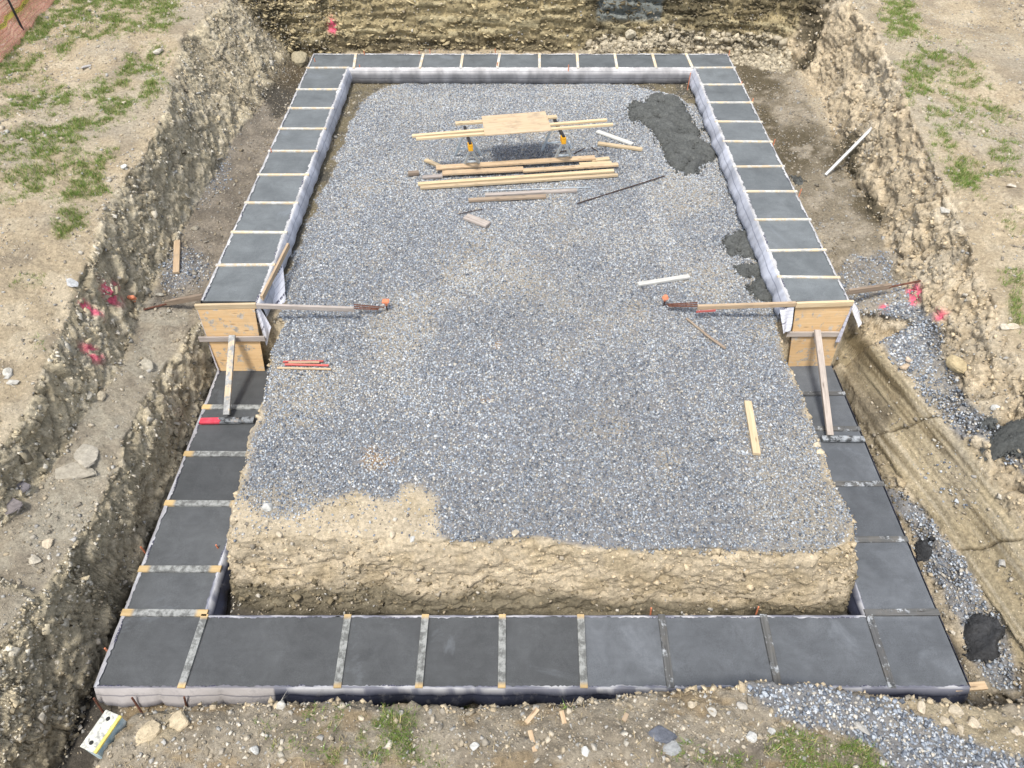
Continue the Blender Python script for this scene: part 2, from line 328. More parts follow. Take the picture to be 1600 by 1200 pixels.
def m_plain(name, c, rough=.5, metal=0, var=.2, scale=20, bs=.2, c2=None):
    m, nt, b, n, L = nodes(name); tc = n('ShaderNodeTexCoord')
    t = n('ShaderNodeTexNoise', Scale=scale, Detail=6, Roughness=.65); L(tc.outputs['Object'], t.inputs['Vector'])
    c2 = c2 or tuple(q*(1-var) for q in c)
    L(ramp(n, L, t.outputs['Fac'], .38, .62, c2, tuple(min(1, q*(1+var*.5)) for q in c)), b.inputs['Base Color'])
    b.inputs['Roughness'].default_value = rough; b.inputs['Metallic'].default_value = metal
    bump(n, L, b, t.outputs['Fac'], bs, .004); return m
def m_fabric(name):
    m, nt, b, n, L = nodes(name)
    a = n('ShaderNodeAttribute', attribute_name='Col'); uv = n('ShaderNodeUVMap', uv_map='UVMap')
    sx = n('ShaderNodeSeparateXYZ'); L(uv.outputs[0], sx.inputs[0])
    def line(period, w, src):
        d = n('ShaderNodeMath', operation='DIVIDE'); L(src, d.inputs[0]); d.inputs[1].default_value = period
        f = n('ShaderNodeMath', operation='FRACT'); L(d.outputs[0], f.inputs[0])
        k = n('ShaderNodeMath', operation='LESS_THAN'); L(f.outputs[0], k.inputs[0]); k.inputs[1].default_value = w/period; return k.outputs[0]
    l1 = line(.085, .008, sx.outputs[1])
    c = mix(n, L, .55, a.outputs['Color'], mix(n, L, l1, (1,1,1), (.22,.24,.32)), 'MULTIPLY')
    d1 = line(1.1, .30, sx.outputs[0]); d2 = line(.34, .035, sx.outputs[1])
    tt = n('ShaderNodeMapping'); tt.inputs['Scale'].default_value = (45, 18, 1); L(uv.outputs[0], tt.inputs['Vector'])
    tn = n('ShaderNodeTexNoise', Scale=1.0, Detail=2); L(tt.outputs[0], tn.inputs['Vector'])
    k = n('ShaderNodeMath', operation='MULTIPLY'); L(d1, k.inputs[0]); L(d2, k.inputs[1])
    k2 = n('ShaderNodeMath', operation='MULTIPLY'); L(k.outputs[0], k2.inputs[0]); L(ramp(n, L, tn.outputs['Fac'], .44, .5), k2.inputs[1])
    c = mix(n, L, k2.outputs[0], c, (.05,.05,.09))
    g = n('ShaderNodeNewGeometry'); t = n('ShaderNodeTexNoise', Scale=9, Detail=6, Roughness=.7); L(g.outputs['Position'], t.inputs['Vector'])
    c = mix(n, L, ramp(n, L, t.outputs['Fac'], .54, .74, (0,)*3, (.55,)*3), c, (.22,.22,.23)); L(c, b.inputs['Base Color'])
    b.inputs['Roughness'].default_value = .5; b.inputs['Specular IOR Level'].default_value = .35
    bump(n, L, b, t.outputs['Fac'], .4, .03); return m
def m_concrete():
    m, nt, b, n, L = nodes('wet_concrete')
    a = n('ShaderNodeAttribute', attribute_name='Col'); g = n('ShaderNodeNewGeometry')
    t = n('ShaderNodeTexNoise', Scale=2.2, Detail=8, Roughness=.6, Distortion=.5); L(g.outputs['Position'], t.inputs['Vector'])
    c = mix(n, L, 1.0, a.outputs['Color'], ramp(n, L, t.outputs['Fac'], .3, .7, (.82,.82,.82), (1.2,1.2,1.2)), 'MULTIPLY')
    sm = n('ShaderNodeMapping'); sm.inputs['Scale'].default_value = (1.6, 22, 8); sm.inputs['Rotation'].default_value = (0,0,.5); L(g.outputs['Position'], sm.inputs['Vector'])
    t2 = n('ShaderNodeTexNoise', Scale=1.2, Detail=5, Roughness=.6); L(sm.outputs[0], t2.inputs['Vector'])
    c = mix(n, L, 1.0, c, ramp(n, L, t2.outputs['Fac'], .35, .7, (.97,)*3, (1.04,)*3), 'MULTIPLY')
    tw = n('ShaderNodeTexNoise', Scale=3.2, Detail=4, Roughness=.55, Distortion=2.6); L(g.outputs['Position'], tw.inputs['Vector'])
    c = mix(n, L, 1.0, c, ramp(n, L, tw.outputs['Fac'], .35, .65, (.94,)*3, (1.07,)*3), 'MULTIPLY')
    t3 = n('ShaderNodeTexNoise', Scale=160, Detail=3); L(g.outputs['Position'], t3.inputs['Vector'])
    c = mix(n, L, 1.0, c, ramp(n, L, t3.outputs['Fac'], .35, .65, (.8,)*3, (1.2,)*3), 'MULTIPLY')
    t4 = n('ShaderNodeTexNoise', Scale=.9, Detail=7, Roughness=.65, Distortion=.8); L(g.outputs['Position'], t4.inputs['Vector'])
    c = mix(n, L, ramp(n, L, t4.outputs['Fac'], .6, .78, (0,)*3, (.5,)*3), c, (.26,.29,.33))
    L(c, b.inputs['Base Color'])
    L(ramp(n, L, t.outputs['Fac'], .3, .7, (.5,)*3, (.75,)*3), b.inputs['Roughness']); b.inputs['Specular IOR Level'].default_value = .3
    bump(n, L, b, t3.outputs['Fac'], .25, .004); return m
M = dict(ground=m_ground(), stone=m_col('gravel_stone', .85, .25, 60, .3, .006), rock=m_col('pale_rock', .9, .3, 18, .6, .02, bscale=40),
    chip=m_col('shale_chip', .85, .35, 25, .5, .015), concrete=m_concrete(), fabric=m_fabric('form_fabric'), grass=m_col('grass_blade', .6, .2, 8, 0, .001),
    slump=m_col('spilled_concrete', .7, .35, 24, .9, .03, bscale=60),
    pine=m_wood('fresh_pine', (.50,.38,.23), (.68,.56,.38), dirt=.08), lumber=m_wood('used_lumber', (.42,.30,.19), (.60,.47,.32), dirt=.4),
    greywood=m_wood('grey_wood', (.33,.29,.26), (.52,.47,.43), dirt=.35), paleboard=m_wood('pale_board', (.50,.50,.47), (.66,.66,.62), dirt=.25, knots=False),
    oldwood=m_wood('weathered_wood', (.20,.15,.11), (.38,.31,.24), dirt=.5),
    spread_up=m_wood('smeared_spreader', (.62,.49,.32), (.76,.64,.46), smear=.52, smc=(.62,.61,.57), dirt=.1, knots=False, smd=.75),
    spread_low=m_wood('concrete_covered_spreader', (.50,.36,.17), (.66,.50,.28), smear=1.0, smc=(.33,.345,.34), ends=.40, dirt=.2, smd=.42),
    spread_wet=m_wood('wet_spreader', (.085,.088,.09), (.15,.155,.158), smear=.40, smc=(.42,.45,.48), dirt=.4),
    kicker=m_wood('kicker_wood', (.30,.25,.20), (.45,.40,.34), smear=.75, smc=(.24,.26,.28), pink=True, knots=False), kicker_plain=m_wood('kicker_grey', (.28,.26,.24), (.42,.41,.40), smear=.8, smc=(.36,.39,.42), knots=False),
    brace=m_wood('smeared_brace', (.55,.44,.29), (.68,.57,.42), smear=.55, smd=.65, smc=(.42,.43,.43), dirt=.3, knots=False),
    ply=m_wood('plywood', (.66,.43,.21), (.78,.57,.33), smear=.36, smc=(.5,.46,.40), smd=.6, dirt=.22, rscale=.33, dist=2.2), plypale=m_wood('pale_plywood', (.47,.35,.22), (.60,.48,.34), dirt=.5, rscale=.35, dist=2.0),
    red=m_wood('red_painted_lath', (.50,.05,.06), (.62,.22,.18), dirt=.3, knots=False),
    rust=m_plain('rusty_steel', (.17,.075,.05), .85, .3, .5, 30), rebar=m_plain('rebar', (.09,.06,.05), .8, .4, .4, 30), steel=m_plain('galvanised_steel', (.50,.57,.62), .5, .0, .2, 14),
    black=m_plain('black_steel', (.03,.03,.035), .5, .3, .3, 12), yellow=m_plain('yellow_plastic', (.80,.40,.02), .45), orange=m_plain('orange_plastic', (.70,.25,.13), .5, 0, .2, 15),
    white=m_plain('white_pole', (.66,.67,.66), .5, .1, .15, 10), paint=m_plain('dirty_white_paint', (.72,.72,.62), .6, 0, .1, 26, .3, c2=(.28,.28,.26)), yelpaint=m_plain('yellow_edge', (.72,.60,.16), .6, 0, .2, 20), bluepaint=m_plain('bluish_side', (.66,.74,.75), .55, 0, .2, 9, .3, c2=(.25,.40,.48)), hole=m_plain('dark_hole', (.02,.02,.02), .9),
    net=m_plain('orange_netting', (.85,.42,.31), .8, 0, .3, 30), tape=m_plain('yellow_tape', (.82,.68,.14), .5, 0, .1, 6), ink=m_plain('black_ink', (.05,.045,.02), .7))
# ---------------------------------------------------------------- ground mesh
def equid(dens_, n):
    c = np.concatenate([[0], np.cumsum((dens_[1:]+dens_[:-1])/2)]); c /= c[-1]
    return np.interp(np.linspace(0, 1, n), c, np.arange(len(dens_)))
NU, NV = 900, 940
fy = np.linspace(-1.5, 21.3, 1400)
cliffy = np.abs(gy)[:, (XX[0] > -4) & (XX[0] < 5)].mean(1); cliffy = np.interp(fy, YY[:, 0], cliffy)
k5 = np.ones(9)/9; cliffy = np.convolve(cliffy, k5, 'same')
dy = np.where(fy < .8, .15, 1)*(9/(np.maximum(fy, 1)+7))*(1+.9*np.minimum(cliffy, 2.5))*np.where(fy > 19.2, .2, 1)
ys = np.interp(equid(dy, NV), np.arange(1400), fy)
fx = np.linspace(-14.4, 14.4, 1600)
ax = np.minimum(np.abs(blur(gx, 3)), 4); ax = blur(ax, 3)
V = np.zeros((NV, NU, 3), np.float32)
dlist = np.zeros((NV, 1600), np.float32)
for j, y in enumerate(ys):
    dlist[j] = np.where(np.abs(fx) > 9.5, .3, np.where(np.abs(fx) < 4, .8, 1))*(1+.8*bil(ax, fx, np.full_like(fx, y)))
kk = np.ones(15)/15
for i in range(1600): dlist[:, i] = np.convolve(np.pad(dlist[:, i], 7, mode='edge'), kk, 'valid')
for j, y in enumerate(ys):
    xs = np.interp(equid(dlist[j], NU), np.arange(1600), fx)
    V[j, :, 0] = xs; V[j, :, 1] = y
V[..., 2] = bil(H, V[..., 0].astype(np.float64), V[..., 1].astype(np.float64))
X, Y, Z = V[..., 0].copy(), V[..., 1].copy(), V[..., 2].copy()
bx = bil(gx, X, Y); by = bil(gy, X, Y); sl = np.hypot(bx, by)
nl = np.sqrt(1+bx*bx+by*by); NX, NY, NZ = -bx/nl, -by/nl, 1/nl
steep = sstep(.45, 1.3, sl)
mL = sstep(-4.3, -4.9, X)*(Y > 1); mB = sstep(17.7, 18.1, Y); mR = sstep(5.2, 5.6, X)*(1-mB)
strz = bil(poly([(1305,500),(1365,530),(1410,580),(1500,690),(1545,750),(1600,850),(1660,960),(1660,1120),(1590,1090),(1540,960),(1425,780),(1330,640),(1290,590)], 4), X, Y)*steep
islf = (1-mL)*(1-mB)*(1-mR)
# bedded shale: slabs with stepped faces
n0_ = fbm(X*.9, Y*.9, Z*.9, 2, 41)
wx = .35*(fbm(X*1.5, Y*1.5, Z*1.5, 3, 40)-.5)
bed = (Z*.85 + X*.35 + Y*.12 + wx)
q1 = cell(X*1.6+wx*3, Y*2.6+wx*4, bed*9, 3); q2 = cell(X*5+wx*6, Y*6.5-wx*5, bed*22, 5)
fr = fbm(X*5, Y*5, Z*8, 4, 44); fr2 = fbm(X*18, Y*18, Z*26, 3, 45)
shale = .07*(q1-.5)+.05*(q2-.5)+.12*(fr-.5)+.04*(fr2-.5)
bedB = Z+.06*(fbm(X*1.2, Y*1.2, Z*2, 3, 50)-.5)*3+.03*X
qb = cell(X*1.3, Y*.0, bedB*11, 7); qb2 = cell(X*4+wx*4, Y*.0, bedB*24, 9)
backd = .13*(qb-.5)+.09*(qb2-.5)+.10*(fbm(X*3, Y*3, Z*14, 4, 51)-.5)+.14*(fbm(X*.8, Y, Z*1.2, 3, 52)-.5)
ridge = np.abs(fbm(X*2.2, Y*2.2, Z*2.2, 4, 60)-.5)*2
ridge2 = np.abs(fbm(X*5, Y*5, Z*5, 3, 67)-.5)*2
clay = -.05*np.clip(.1-ridge2, 0, .1)/.1+.42*(fbm(X*1.8, Y*1.8, Z*1.8, 3, 61)-.5)+.12*(fbm(X*7, Y*7, Z*7, 3, 62)-.5)-.10*np.clip(.12-ridge, 0, .12)/.12+.03*(fbm(X*22, Y*22, Z*22, 2, 63)-.5)
acr = Z+.9*(.97*X+.23*Y)
groove = fbm(acr*20, Y*.5, 0*X, 3, 64)-.5
jl = np.abs(((Y+.3*Z+.15*(fbm(X*3,Y*3,Z*3,2,65)-.5)) % 1.9)-.9); joint = np.exp(-(jl/.016)**2)
stri = .045*groove+.05*(fbm(acr*6, Y*.25, 0*X, 2, 66)-.5)-.07*joint
face = .20*(fbm(X*2.2, Y*2.2, Z*2.2, 3, 70)-.5)+.11*(fbm(X*7, Y*7, Z*9, 4, 71)-.5)-.05*np.clip(.1-np.abs(fbm(X*3, Y*3, Z*4, 3, 72)-.5)*2, 0, .1)/.1
led = ((Z*.9 + X*.55 - Y*.45 + wx*1.2)*3.1) % 1.0; led2 = ((Z*.9 + X*.5 - Y*.5 + wx*.8)*8.3) % 1.0
shale = shale + .05*(led-.5)*(.3+1.3*n0_) + .025*(led2-.5)
K = np.nonzero((steep > .02) & (mL+mR+islf > .3) & (Y > 1))
xk, yk, zk = X[K], Y[K], Z[K]; wk = wx[K]
blk1 = np.zeros_like(X); blk2 = np.zeros_like(X); crk = np.zeros_like(X); bid = np.zeros_like(X); bid2 = np.zeros_like(X)
isL = mL[K] > .5; bz = zk*.9+xk*.5-yk*.45+wk
u1 = np.where(isL, bz*4.5, xk*2.6+wk*2); v1 = np.where(isL, yk*2.0+zk*.9, yk*2.6); w1 = np.where(isL, xk*1.6, zk*3.0)
a1, b1, i1 = worley(u1, v1, w1, 1); a2, b2, i2 = worley(u1*2.7+wk, v1*2.7, w1*2.7, 2)
blk1[K] = (i1-.5)*.10-.045*sstep(.10, .0, b1-a1); blk2[K] = (i2-.5)*.05-.02*sstep(.12, .0, b2-a2); crk[K] = sstep(.07, .0, b1-a1)*.7+sstep(.07, 0, b2-a2)*.35; bid[K] = i1; bid2[K] = i2
shale = .5*shale + blk1 + blk2; clay = .8*clay + 1.15*blk1 + .9*blk2; face = .75*face + .55*blk1 + .8*blk2
stri = stri + .11*(TAB[np.floor(acr*3.2+.3*(fbm(Y*.6, acr, 0*X, 2, 68)-.5)).astype(np.int32) & 63, 5, 9]-.5)
d = steep*(mL*shale + mB*backd + mR*(clay*(1-strz)+stri*strz) + islf*face*(1-sstep(7.6, 8.2, Y)))
pinned = sstep(8.0, 8.2, Y)*sstep(8.9, 8.5, Y)*sstep(5.1, 4.8, np.abs(X))
d = d*(1-pinned)*np.where(mB > .5, 1, .8)
V[..., 0] += NX*d; V[..., 1] += NY*d; V[..., 2] += NZ*d
# albedo of the ground
def C(*c): return np.array(c, np.float32)
def lay(A, c, m): return A*(1-m[..., None])+c*m[..., None]
n1 = fbm(X*.7, Y*.7, Z*.7, 4, 80); n2 = fbm(X*3, Y*3, Z*3, 4, 81); n3 = fbm(X*11, Y*11, Z*11, 3, 82); n4 = fbm(X*1.8, Y*1.8, Z*1.8, 4, 83)
A = np.zeros(X.shape+(3,), np.float32)+C(.42,.345,.235)
A = lay(A, C(.50,.425,.305), sstep(.48,.66,n2)); A = lay(A, C(.30,.25,.18), sstep(.55,.7,n4)*.8)
A = lay(A, C(.40,.355,.275), sstep(.52,.7,n1)*.6)
rough = np.full(X.shape, .92, np.float32)
def MB(m): return bil(m.astype(np.float32), X, Y)
# left: shale wall, bench, floor
sh = C(.56,.485,.34)*(.6+.85*fr[..., None]); sh = sh*(1-.28*sstep(.12,.0,led)-.2*sstep(.12,0,led2))[..., None]; sh = sh*(.72+.5*bid+.12*(bid2-.5))[..., None]; sh = lay(sh, C(.16,.13,.09), np.clip(crk, 0, 1)*.45); sh = lay(sh, C(.56,.51,.41), sstep(.66,.9,bid2)*.5); sh = lay(sh, C(.32,.27,.18), sstep(.75,.9,q2)*.5); sh = lay(sh, C(.42,.37,.26), sstep(.5,.68,n2)*.55)
sh = lay(sh, C(.47,.41,.29)*(.7+.6*n2[..., None]), sstep(6.5, 3.8, Y)*.7); A = lay(A, sh, np.clip(steep*mL*1.1, 0, 1))
bench = MB(poly([(330,480),(235,440),(200,520),(120,650),(0,790),(-80,900),(-80,1200),(20,1100),(90,960),(180,780),(240,610),(305,500)],4))*(1-steep)
A = lay(A, lay(np.zeros_like(A)+C(.36,.32,.25), C(.24,.21,.165), sstep(.45,.62,n2)), bench*.85)
A = lay(A, C(.40,.365,.29), bench*sstep(.5,.62,n4)*.8)
floorL = MB(poly([(320,478),(500,86),(450,80),(330,270),(240,440),(230,480)],4))*(1-steep)
A = lay(A, lay(np.zeros_like(A)+C(.245,.215,.175), C(.16,.14,.115), sstep(.45,.62,n2)), floorL*.9)
A = lay(A, C(.06,.055,.045), MB(poly([(400,140),(440,120),(490,90),(500,110),(470,160),(430,185)],5))*.9)
A = lay(A, C(.11,.085,.05), MB(ell(455,110,40,40))*.8)
# back wall
bk = C(.37,.305,.175)*(.55+.95*fbm(X*2.5, Y*2.5, Z*13, 4, 90)[..., None]); bk = lay(bk, C(.50,.44,.28), sstep(.55,.85,qb)*.6); bk = lay(bk, C(.12,.095,.05), sstep(.6,.9,qb2)*.6)
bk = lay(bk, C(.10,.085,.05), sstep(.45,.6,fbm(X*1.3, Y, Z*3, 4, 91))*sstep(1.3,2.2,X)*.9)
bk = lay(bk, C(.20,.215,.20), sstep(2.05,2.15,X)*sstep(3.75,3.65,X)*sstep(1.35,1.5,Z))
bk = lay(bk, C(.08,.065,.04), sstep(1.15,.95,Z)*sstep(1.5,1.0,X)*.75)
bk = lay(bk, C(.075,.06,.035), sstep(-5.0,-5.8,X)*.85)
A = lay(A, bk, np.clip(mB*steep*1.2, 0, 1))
rub = MB(poly([(900,85),(935,58),(1000,62),(1040,42),(1100,55),(1200,50),(1240,85),(1230,115),(1150,100),(1060,80)],4))
A = lay(A, lay(np.zeros_like(A)+C(.43,.38,.28), C(.24,.2,.13), sstep(.45,.6,n3)), rub)
# right
cl = C(.56,.465,.325)*(.72+.55*fbm(X*3, Y*3, Z*3, 4, 92)[..., None]); cl = lay(cl, C(.36,.28,.175), sstep(.07,.0,ridge)*.5); cl = lay(cl, C(.60,.53,.41), sstep(.5,.66,n4)*.6)
cl = cl*(.86+.25*bid+.1*(bid2-.5))[..., None]; cl = lay(cl, C(.25,.19,.12), np.clip(crk*steep, 0, 1)*.5); A = lay(A, cl, np.clip(sstep(.2,.6,sl)*mR, 0, 1))
floorR = MB(poly([(1140,86),(1325,470),(1420,440),(1370,350),(1310,260),(1240,100)],4))*(1-steep*.7)
A = lay(A, lay(np.zeros_like(A)+C(.33,.29,.225), C(.21,.18,.13), sstep(.42,.6,n2)), floorR*.9)
wetR = np.maximum.reduce([MB(ell(1185,125,60,35,35)), MB(ell(1240,235,50,60,50)), MB(ell(1300,245,50,30,60))*.8, MB(ell(1200,190,20,50,-25)), MB(poly([(1260,0),(1300,0),(1270,110),(1240,110)],3)), MB(ell(1355,320,28,55,-25)), MB(ell(1330,240,25,60,-20))])
A = lay(A, C(.115,.095,.06), np.clip(wetR*1.3, 0, 1)*sstep(.35,.55,n2+.1)); rough = rough-.25*wetR
st = C(.43,.36,.235)*(.55+.95*fbm(acr*14, Y*.5, 0*X, 4, 93)[..., None]); st = lay(st, C(.12,.09,.045), sstep(.56,.66,fbm(acr*5, Y*.35, 0*X, 3, 94))*.8); st = lay(st, C(.58,.51,.38), sstep(.58,.68,fbm(acr*9, Y*.4, 0*X, 3, 95))*.7); st = lay(st, C(.07,.055,.03), np.clip(joint, 0, 1)*.8)
A = lay(A, st, np.clip(strz*1.2, 0, 1))
A = lay(A, C(.20,.17,.12)*(.6+.8*n3[..., None]), mR*steep*(Z < .55)*MB(poly([(1300,560),(1340,590),(1400,650),(1380,690),(1300,620)],3)))
# island
fc = C(.58,.49,.35)*(.75+.5*fbm(X*4, Y*4, Z*4, 4, 96)[..., None]); fc = lay(fc, C(.47,.38,.24), sstep(.5,.66,n2)*.6)
A = lay(A, fc, np.clip((MB(dirtpatch)+steep*islf*(Y > 3.6))*1.0, 0, 1)*(Z > -.6)*islf)
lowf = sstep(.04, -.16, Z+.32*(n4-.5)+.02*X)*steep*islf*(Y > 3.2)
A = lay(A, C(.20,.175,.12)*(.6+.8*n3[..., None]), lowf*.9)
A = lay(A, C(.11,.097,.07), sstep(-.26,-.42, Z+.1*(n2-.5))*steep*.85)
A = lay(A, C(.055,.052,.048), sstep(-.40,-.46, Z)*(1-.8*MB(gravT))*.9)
mud = MB(poly([(548,126),(1085,122),(1130,240),(1215,440),(1235,472),(1150,470),(400,478),(440,380),(500,260)],3))*(1-MB(islm))
A = lay(A, lay(np.zeros_like(A)+C(.175,.150,.095), C(.08,.075,.06), sstep(.45,.6,n2)), mud*.95)
A = lay(A, C(.34,.30,.23), mud*sstep(2.5,4.0,X)*sstep(15,12,Y)*.75*sstep(.35,.5,n2)); rough = rough-.45*mud*sstep(0,-2,X)*sstep(.4,.5,n2)
# near bank
A = lay(A, lay(np.zeros_like(A)+C(.34,.30,.235), C(.22,.19,.145), sstep(.45,.62,n2)), MB(bankm)*.85)
A = lay(A, C(.30,.22,.12), MB(bankm)*sstep(.52,.62,fbm(X*2, Y*5, Z, 4, 97))*.6)
A = lay(A, C(.44,.37,.25), MB(np.maximum(poly([(1400,1095),(1470,1080),(1620,1140),(1620,1200),(1500,1140)],3), ell(250,1140,50,28)))*.85)
A = lay(A, C(.14,.12,.10), MB(ell(1180,1180,150,28,-8))*.55)
# gravel bed, grass root zone, spray paint
tanish = sstep(.5,.66,fbm(X*.8, Y*.8, Z, 4, 98))
A = lay(A, lay(np.zeros_like(A)+C(.23,.235,.245), C(.34,.31,.26), tanish), np.clip(MB(GR)*1.3, 0, 1)*.9)
A = lay(A, C(.36,.24,.13), MB(np.maximum(ell(592,722,28,24), np.maximum(ell(775,540,12,12), ell(765,626,12,8))))*.8)
A = lay(A, C(.20,.20,.095), MB(grs)*.7)
pk = np.zeros_like(H)
for pp in ([(168,438),(176,436),(186,448),(190,468),(184,474),(170,460)],[(126,462),(132,462),(150,486),(146,492),(134,480)],[(139,542),(148,540),(158,556),(152,564),(142,554)],[(1424,440),(1436,446),(1440,468),(1430,478),(1424,462)],[(1466,486),(1474,484),(1473,496),(1464,498)],[(511,38),(519,36),(520,50),(513,52)],[(1378,478),(1388,478),(1386,488),(1378,488)]):
    pk = np.maximum(pk, poly(pp, 1))
pkm = np.clip(MB(blur(pk,1))*1.5,0,1)*sstep(.34,.46,n3)
A = lay(A, C(.92,.14,.24), np.clip(pkm*1.3, 0, 1)*.9)
A = np.clip(A, .01, .8)
idx = np.arange(NU*NV).reshape(NV, NU)
Fq = np.stack([idx[:-1,:-1], idx[:-1,1:], idx[1:,1:], idx[1:,:-1]], -1).reshape(-1, 4)
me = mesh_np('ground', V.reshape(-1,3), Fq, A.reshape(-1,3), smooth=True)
at = me.attributes.new('Rough', 'FLOAT', 'POINT'); at.data.foreach_set('value', np.clip(rough, .3, 1).ravel())
tag(link('ground', me, M['ground']), kind='structure')
# outlying land, a metre or so lower in section than nothing: a broad ring joining the surveyed ground's rim
bm = bmesh.new(); ring = [(-14.3,-1.4),(14.3,-1.4),(14.3,21.2),(-14.3,21.2)]; far = [(-150,-150),(150,-150),(150,170),(-150,170)]
rv = [bm.verts.new((x, y, gz(x, y)-.02)) for x, y in ring]; fv = [bm.verts.new((x, y, 1.9)) for x, y in far]
for k in range(4): bm.faces.new((rv[k], fv[k], fv[(k+1)%4], rv[(k+1)%4]))
bmesh.ops.recalc_face_normals(bm, faces=bm.faces); me = bpy.data.meshes.new('terrain'); bm.to_mesh(me); bm.free()
at = me.attributes.new('Col', 'FLOAT_COLOR', 'POINT'); at.data.foreach_set('color', np.tile(np.array([.36,.31,.22,1], np.float32), (8,1)).ravel())
at = me.attributes.new('Rough', 'FLOAT', 'POINT'); at.data.foreach_set('value', np.full(8, .9, np.float32))
tag(link('terrain', me, M['ground']), kind='structure')
# ---------------------------------------------------------------- scattered stones
CUBE = np.array([(-1,-1,-1),(1,-1,-1),(1,1,-1),(-1,1,-1),(-1,-1,1),(1,-1,1),(1,1,1),(-1,1,1)], np.float32)*.62
CF = np.array([(0,3,2,1),(4,5,6,7),(0,1,5,4),(1,2,6,5),(2,3,7,6),(3,0,4,7)], np.int32)
def quat_mats(q):
    q = q/np.linalg.norm(q, axis=1, keepdims=True); w, x, y, z = q.T
    return np.stack([1-2*(y*y+z*z),2*(x*y-z*w),2*(x*z+y*w),2*(x*y+z*w),1-2*(x*x+z*z),2*(y*z-x*w),2*(x*z-y*w),2*(y*z+x*w),1-2*(x*x+y*y)],1).reshape(-1,3,3).astype(np.float32)
def stones(name, p, r, col, flat=.7, m='stone', tilt=None, jit=.42):
    n = len(p)
    v = CUBE[None]*(1+0*r[:, None, None]) + R.normal(0, jit*.5, (n,8,3)).astype(np.float32)
    s = np.stack([R.uniform(.8,1.35,n), R.uniform(.65,1.0,n), R.uniform(flat*.7,flat*1.2,n)], 1).astype(np.float32)
    v = v*s[:, None]*r[:, None, None]
    if tilt is None: q = np.stack([np.ones(n), R.normal(0,.25,n), R.normal(0,.25,n), R.normal(0,2,n)], 1)
    else: q = np.stack([np.ones(n)*tilt[0]+R.normal(0,.12,n), R.normal(tilt[1],.18,n), R.normal(tilt[2],.18,n), R.normal(tilt[3],.35,n)], 1)
    v = np.einsum('nij,nkj->nki', quat_mats(q), v)+p[:, None]
    Fx = (CF[None]+8*np.arange(n)[:, None, None]).reshape(-1,4)
    me = mesh_np(name, v.reshape(-1,3), Fx, np.repeat(col, 8, axis=0))
    return link(name, me, M[m])
def sample(mask, per_m2, x0, x1, y0, y1):
    n = int((x1-x0)*(y1-y0)*per_m2); x = R.uniform(x0,x1,n); y = R.uniform(y0,y1,n)
    k = R.random(n) < bil(mask.astype(np.float32), x, y); x, y = x[k], y[k]
    return x, y, bil(H, x, y)
PAL = np.array([(.105,.115,.13),(.165,.182,.205),(.23,.25,.275),(.31,.33,.345),(.40,.415,.42),(.49,.49,.475),(.43,.39,.32),(.36,.325,.265)], np.float32)
def gravcol(n, tan):
    w0 = np.array([.16,.19,.21,.18,.11,.055,.05,.045]); w1 = np.array([.06,.10,.15,.18,.16,.10,.13,.12])
    u = R.random(n); c0 = np.searchsorted(np.cumsum(w0), u).clip(0,7); c1 = np.searchsorted(np.cumsum(w1), u).clip(0,7)
    k = np.where(R.random(n) < tan, c1, c0)
    return PAL[k]*1.20*np.array([.97,1.0,1.05],np.float32)*R.uniform(.8,1.2,(n,1)).astype(np.float32)
x, y, z = sample(gravA*(1-.6*np.clip(spm*1.0,0,1))*(GR > 0), 2300, -4.2, 5, 4, 17); n = len(x)
trk = bil(np.maximum.reduce([poly([(985,270),(1012,270),(1062,410),(1040,415)],4), poly([(1000,525),(1018,525),(1045,640),(1030,640)],4)*.7, ell(775,540,14,14), ell(765,626,14,10), ell(592,722,26,22)]), x, y)
r = np.clip(R.lognormal(math.log(.0122), .27, n), .007, .030).astype(np.float32)
tan = np.clip(sstep(.46,.64,fbm(x*.8,y*.8,0*x,4,98))*.8 + sstep(9,15,y)*.6 + sstep(.3,.9,1-np.abs(x-3.2))*.2 + trk*1.2, 0, 1)
tag(stones('gravel', np.stack([x,y,z+r*.25],1).astype(np.float32), r, gravcol(n, tan)*(.80+.42*fbm(x*.55,y*.55,0*x+6,4,120))[:, None].astype(np.float32)*(1+.10*trk)[:, None].astype(np.float32)*(1-.12*sstep(8,5,y)*sstep(-1,2,x))[:, None].astype(np.float32)), kind='stuff')
x, y, z = sample(np.maximum.reduce([gravR, gravF, gravT*.9, gravL])*(SL < 1.4), 1500, -6.5, 8, -.5, 17); n = len(x)
r = np.clip(R.lognormal(math.log(.0158), .28, n), .009, .036).astype(np.float32)
tag(stones('spilled_gravel', np.stack([x,y,z+r*.25],1).astype(np.float32), r, gravcol(n, np.full(n,.25))), kind='stuff')
# loose dirt clods and pebbles on the banks, floors and edges
vis = INF.astype(np.float32)
edge = blur(((SL > .5)*(SL < 1.6)).astype(np.float32), 6)
dens_p = vis*(1-np.clip(gravA+gravR+gravF,0,1))*(1-np.clip(spm,0,1))*(.10+.5*np.clip(fbm(XX*1.4,YY*1.4,0*XX,4,33)-.42,0,1)*3+.25*edge+.22*((np.abs(XX-.2) < 6.8)&(YY > 8.3))+1.3*bankm*np.clip(fbm(XX*3,YY*3,0*XX,3,34)-.3,0,1)*2)
under = ((np.abs(XX-.2) < 5.1)&(YY > 2.9)&(YY < 17.6))&~(((XX > -3.85)&(XX < 4.35))&(YY > 3.8)&(YY < 16.8))
dens_p = np.clip(dens_p, 0, 1)*(~under)
x, y, z = sample(dens_p, 700, -13, 13, 1.2, 19.2); n = len(x)
r = np.clip(R.lognormal(math.log(.0105), .55, n), .005, .055).astype(np.float32)
def bilA(x, y): return np.array([.40,.34,.25], np.float32)
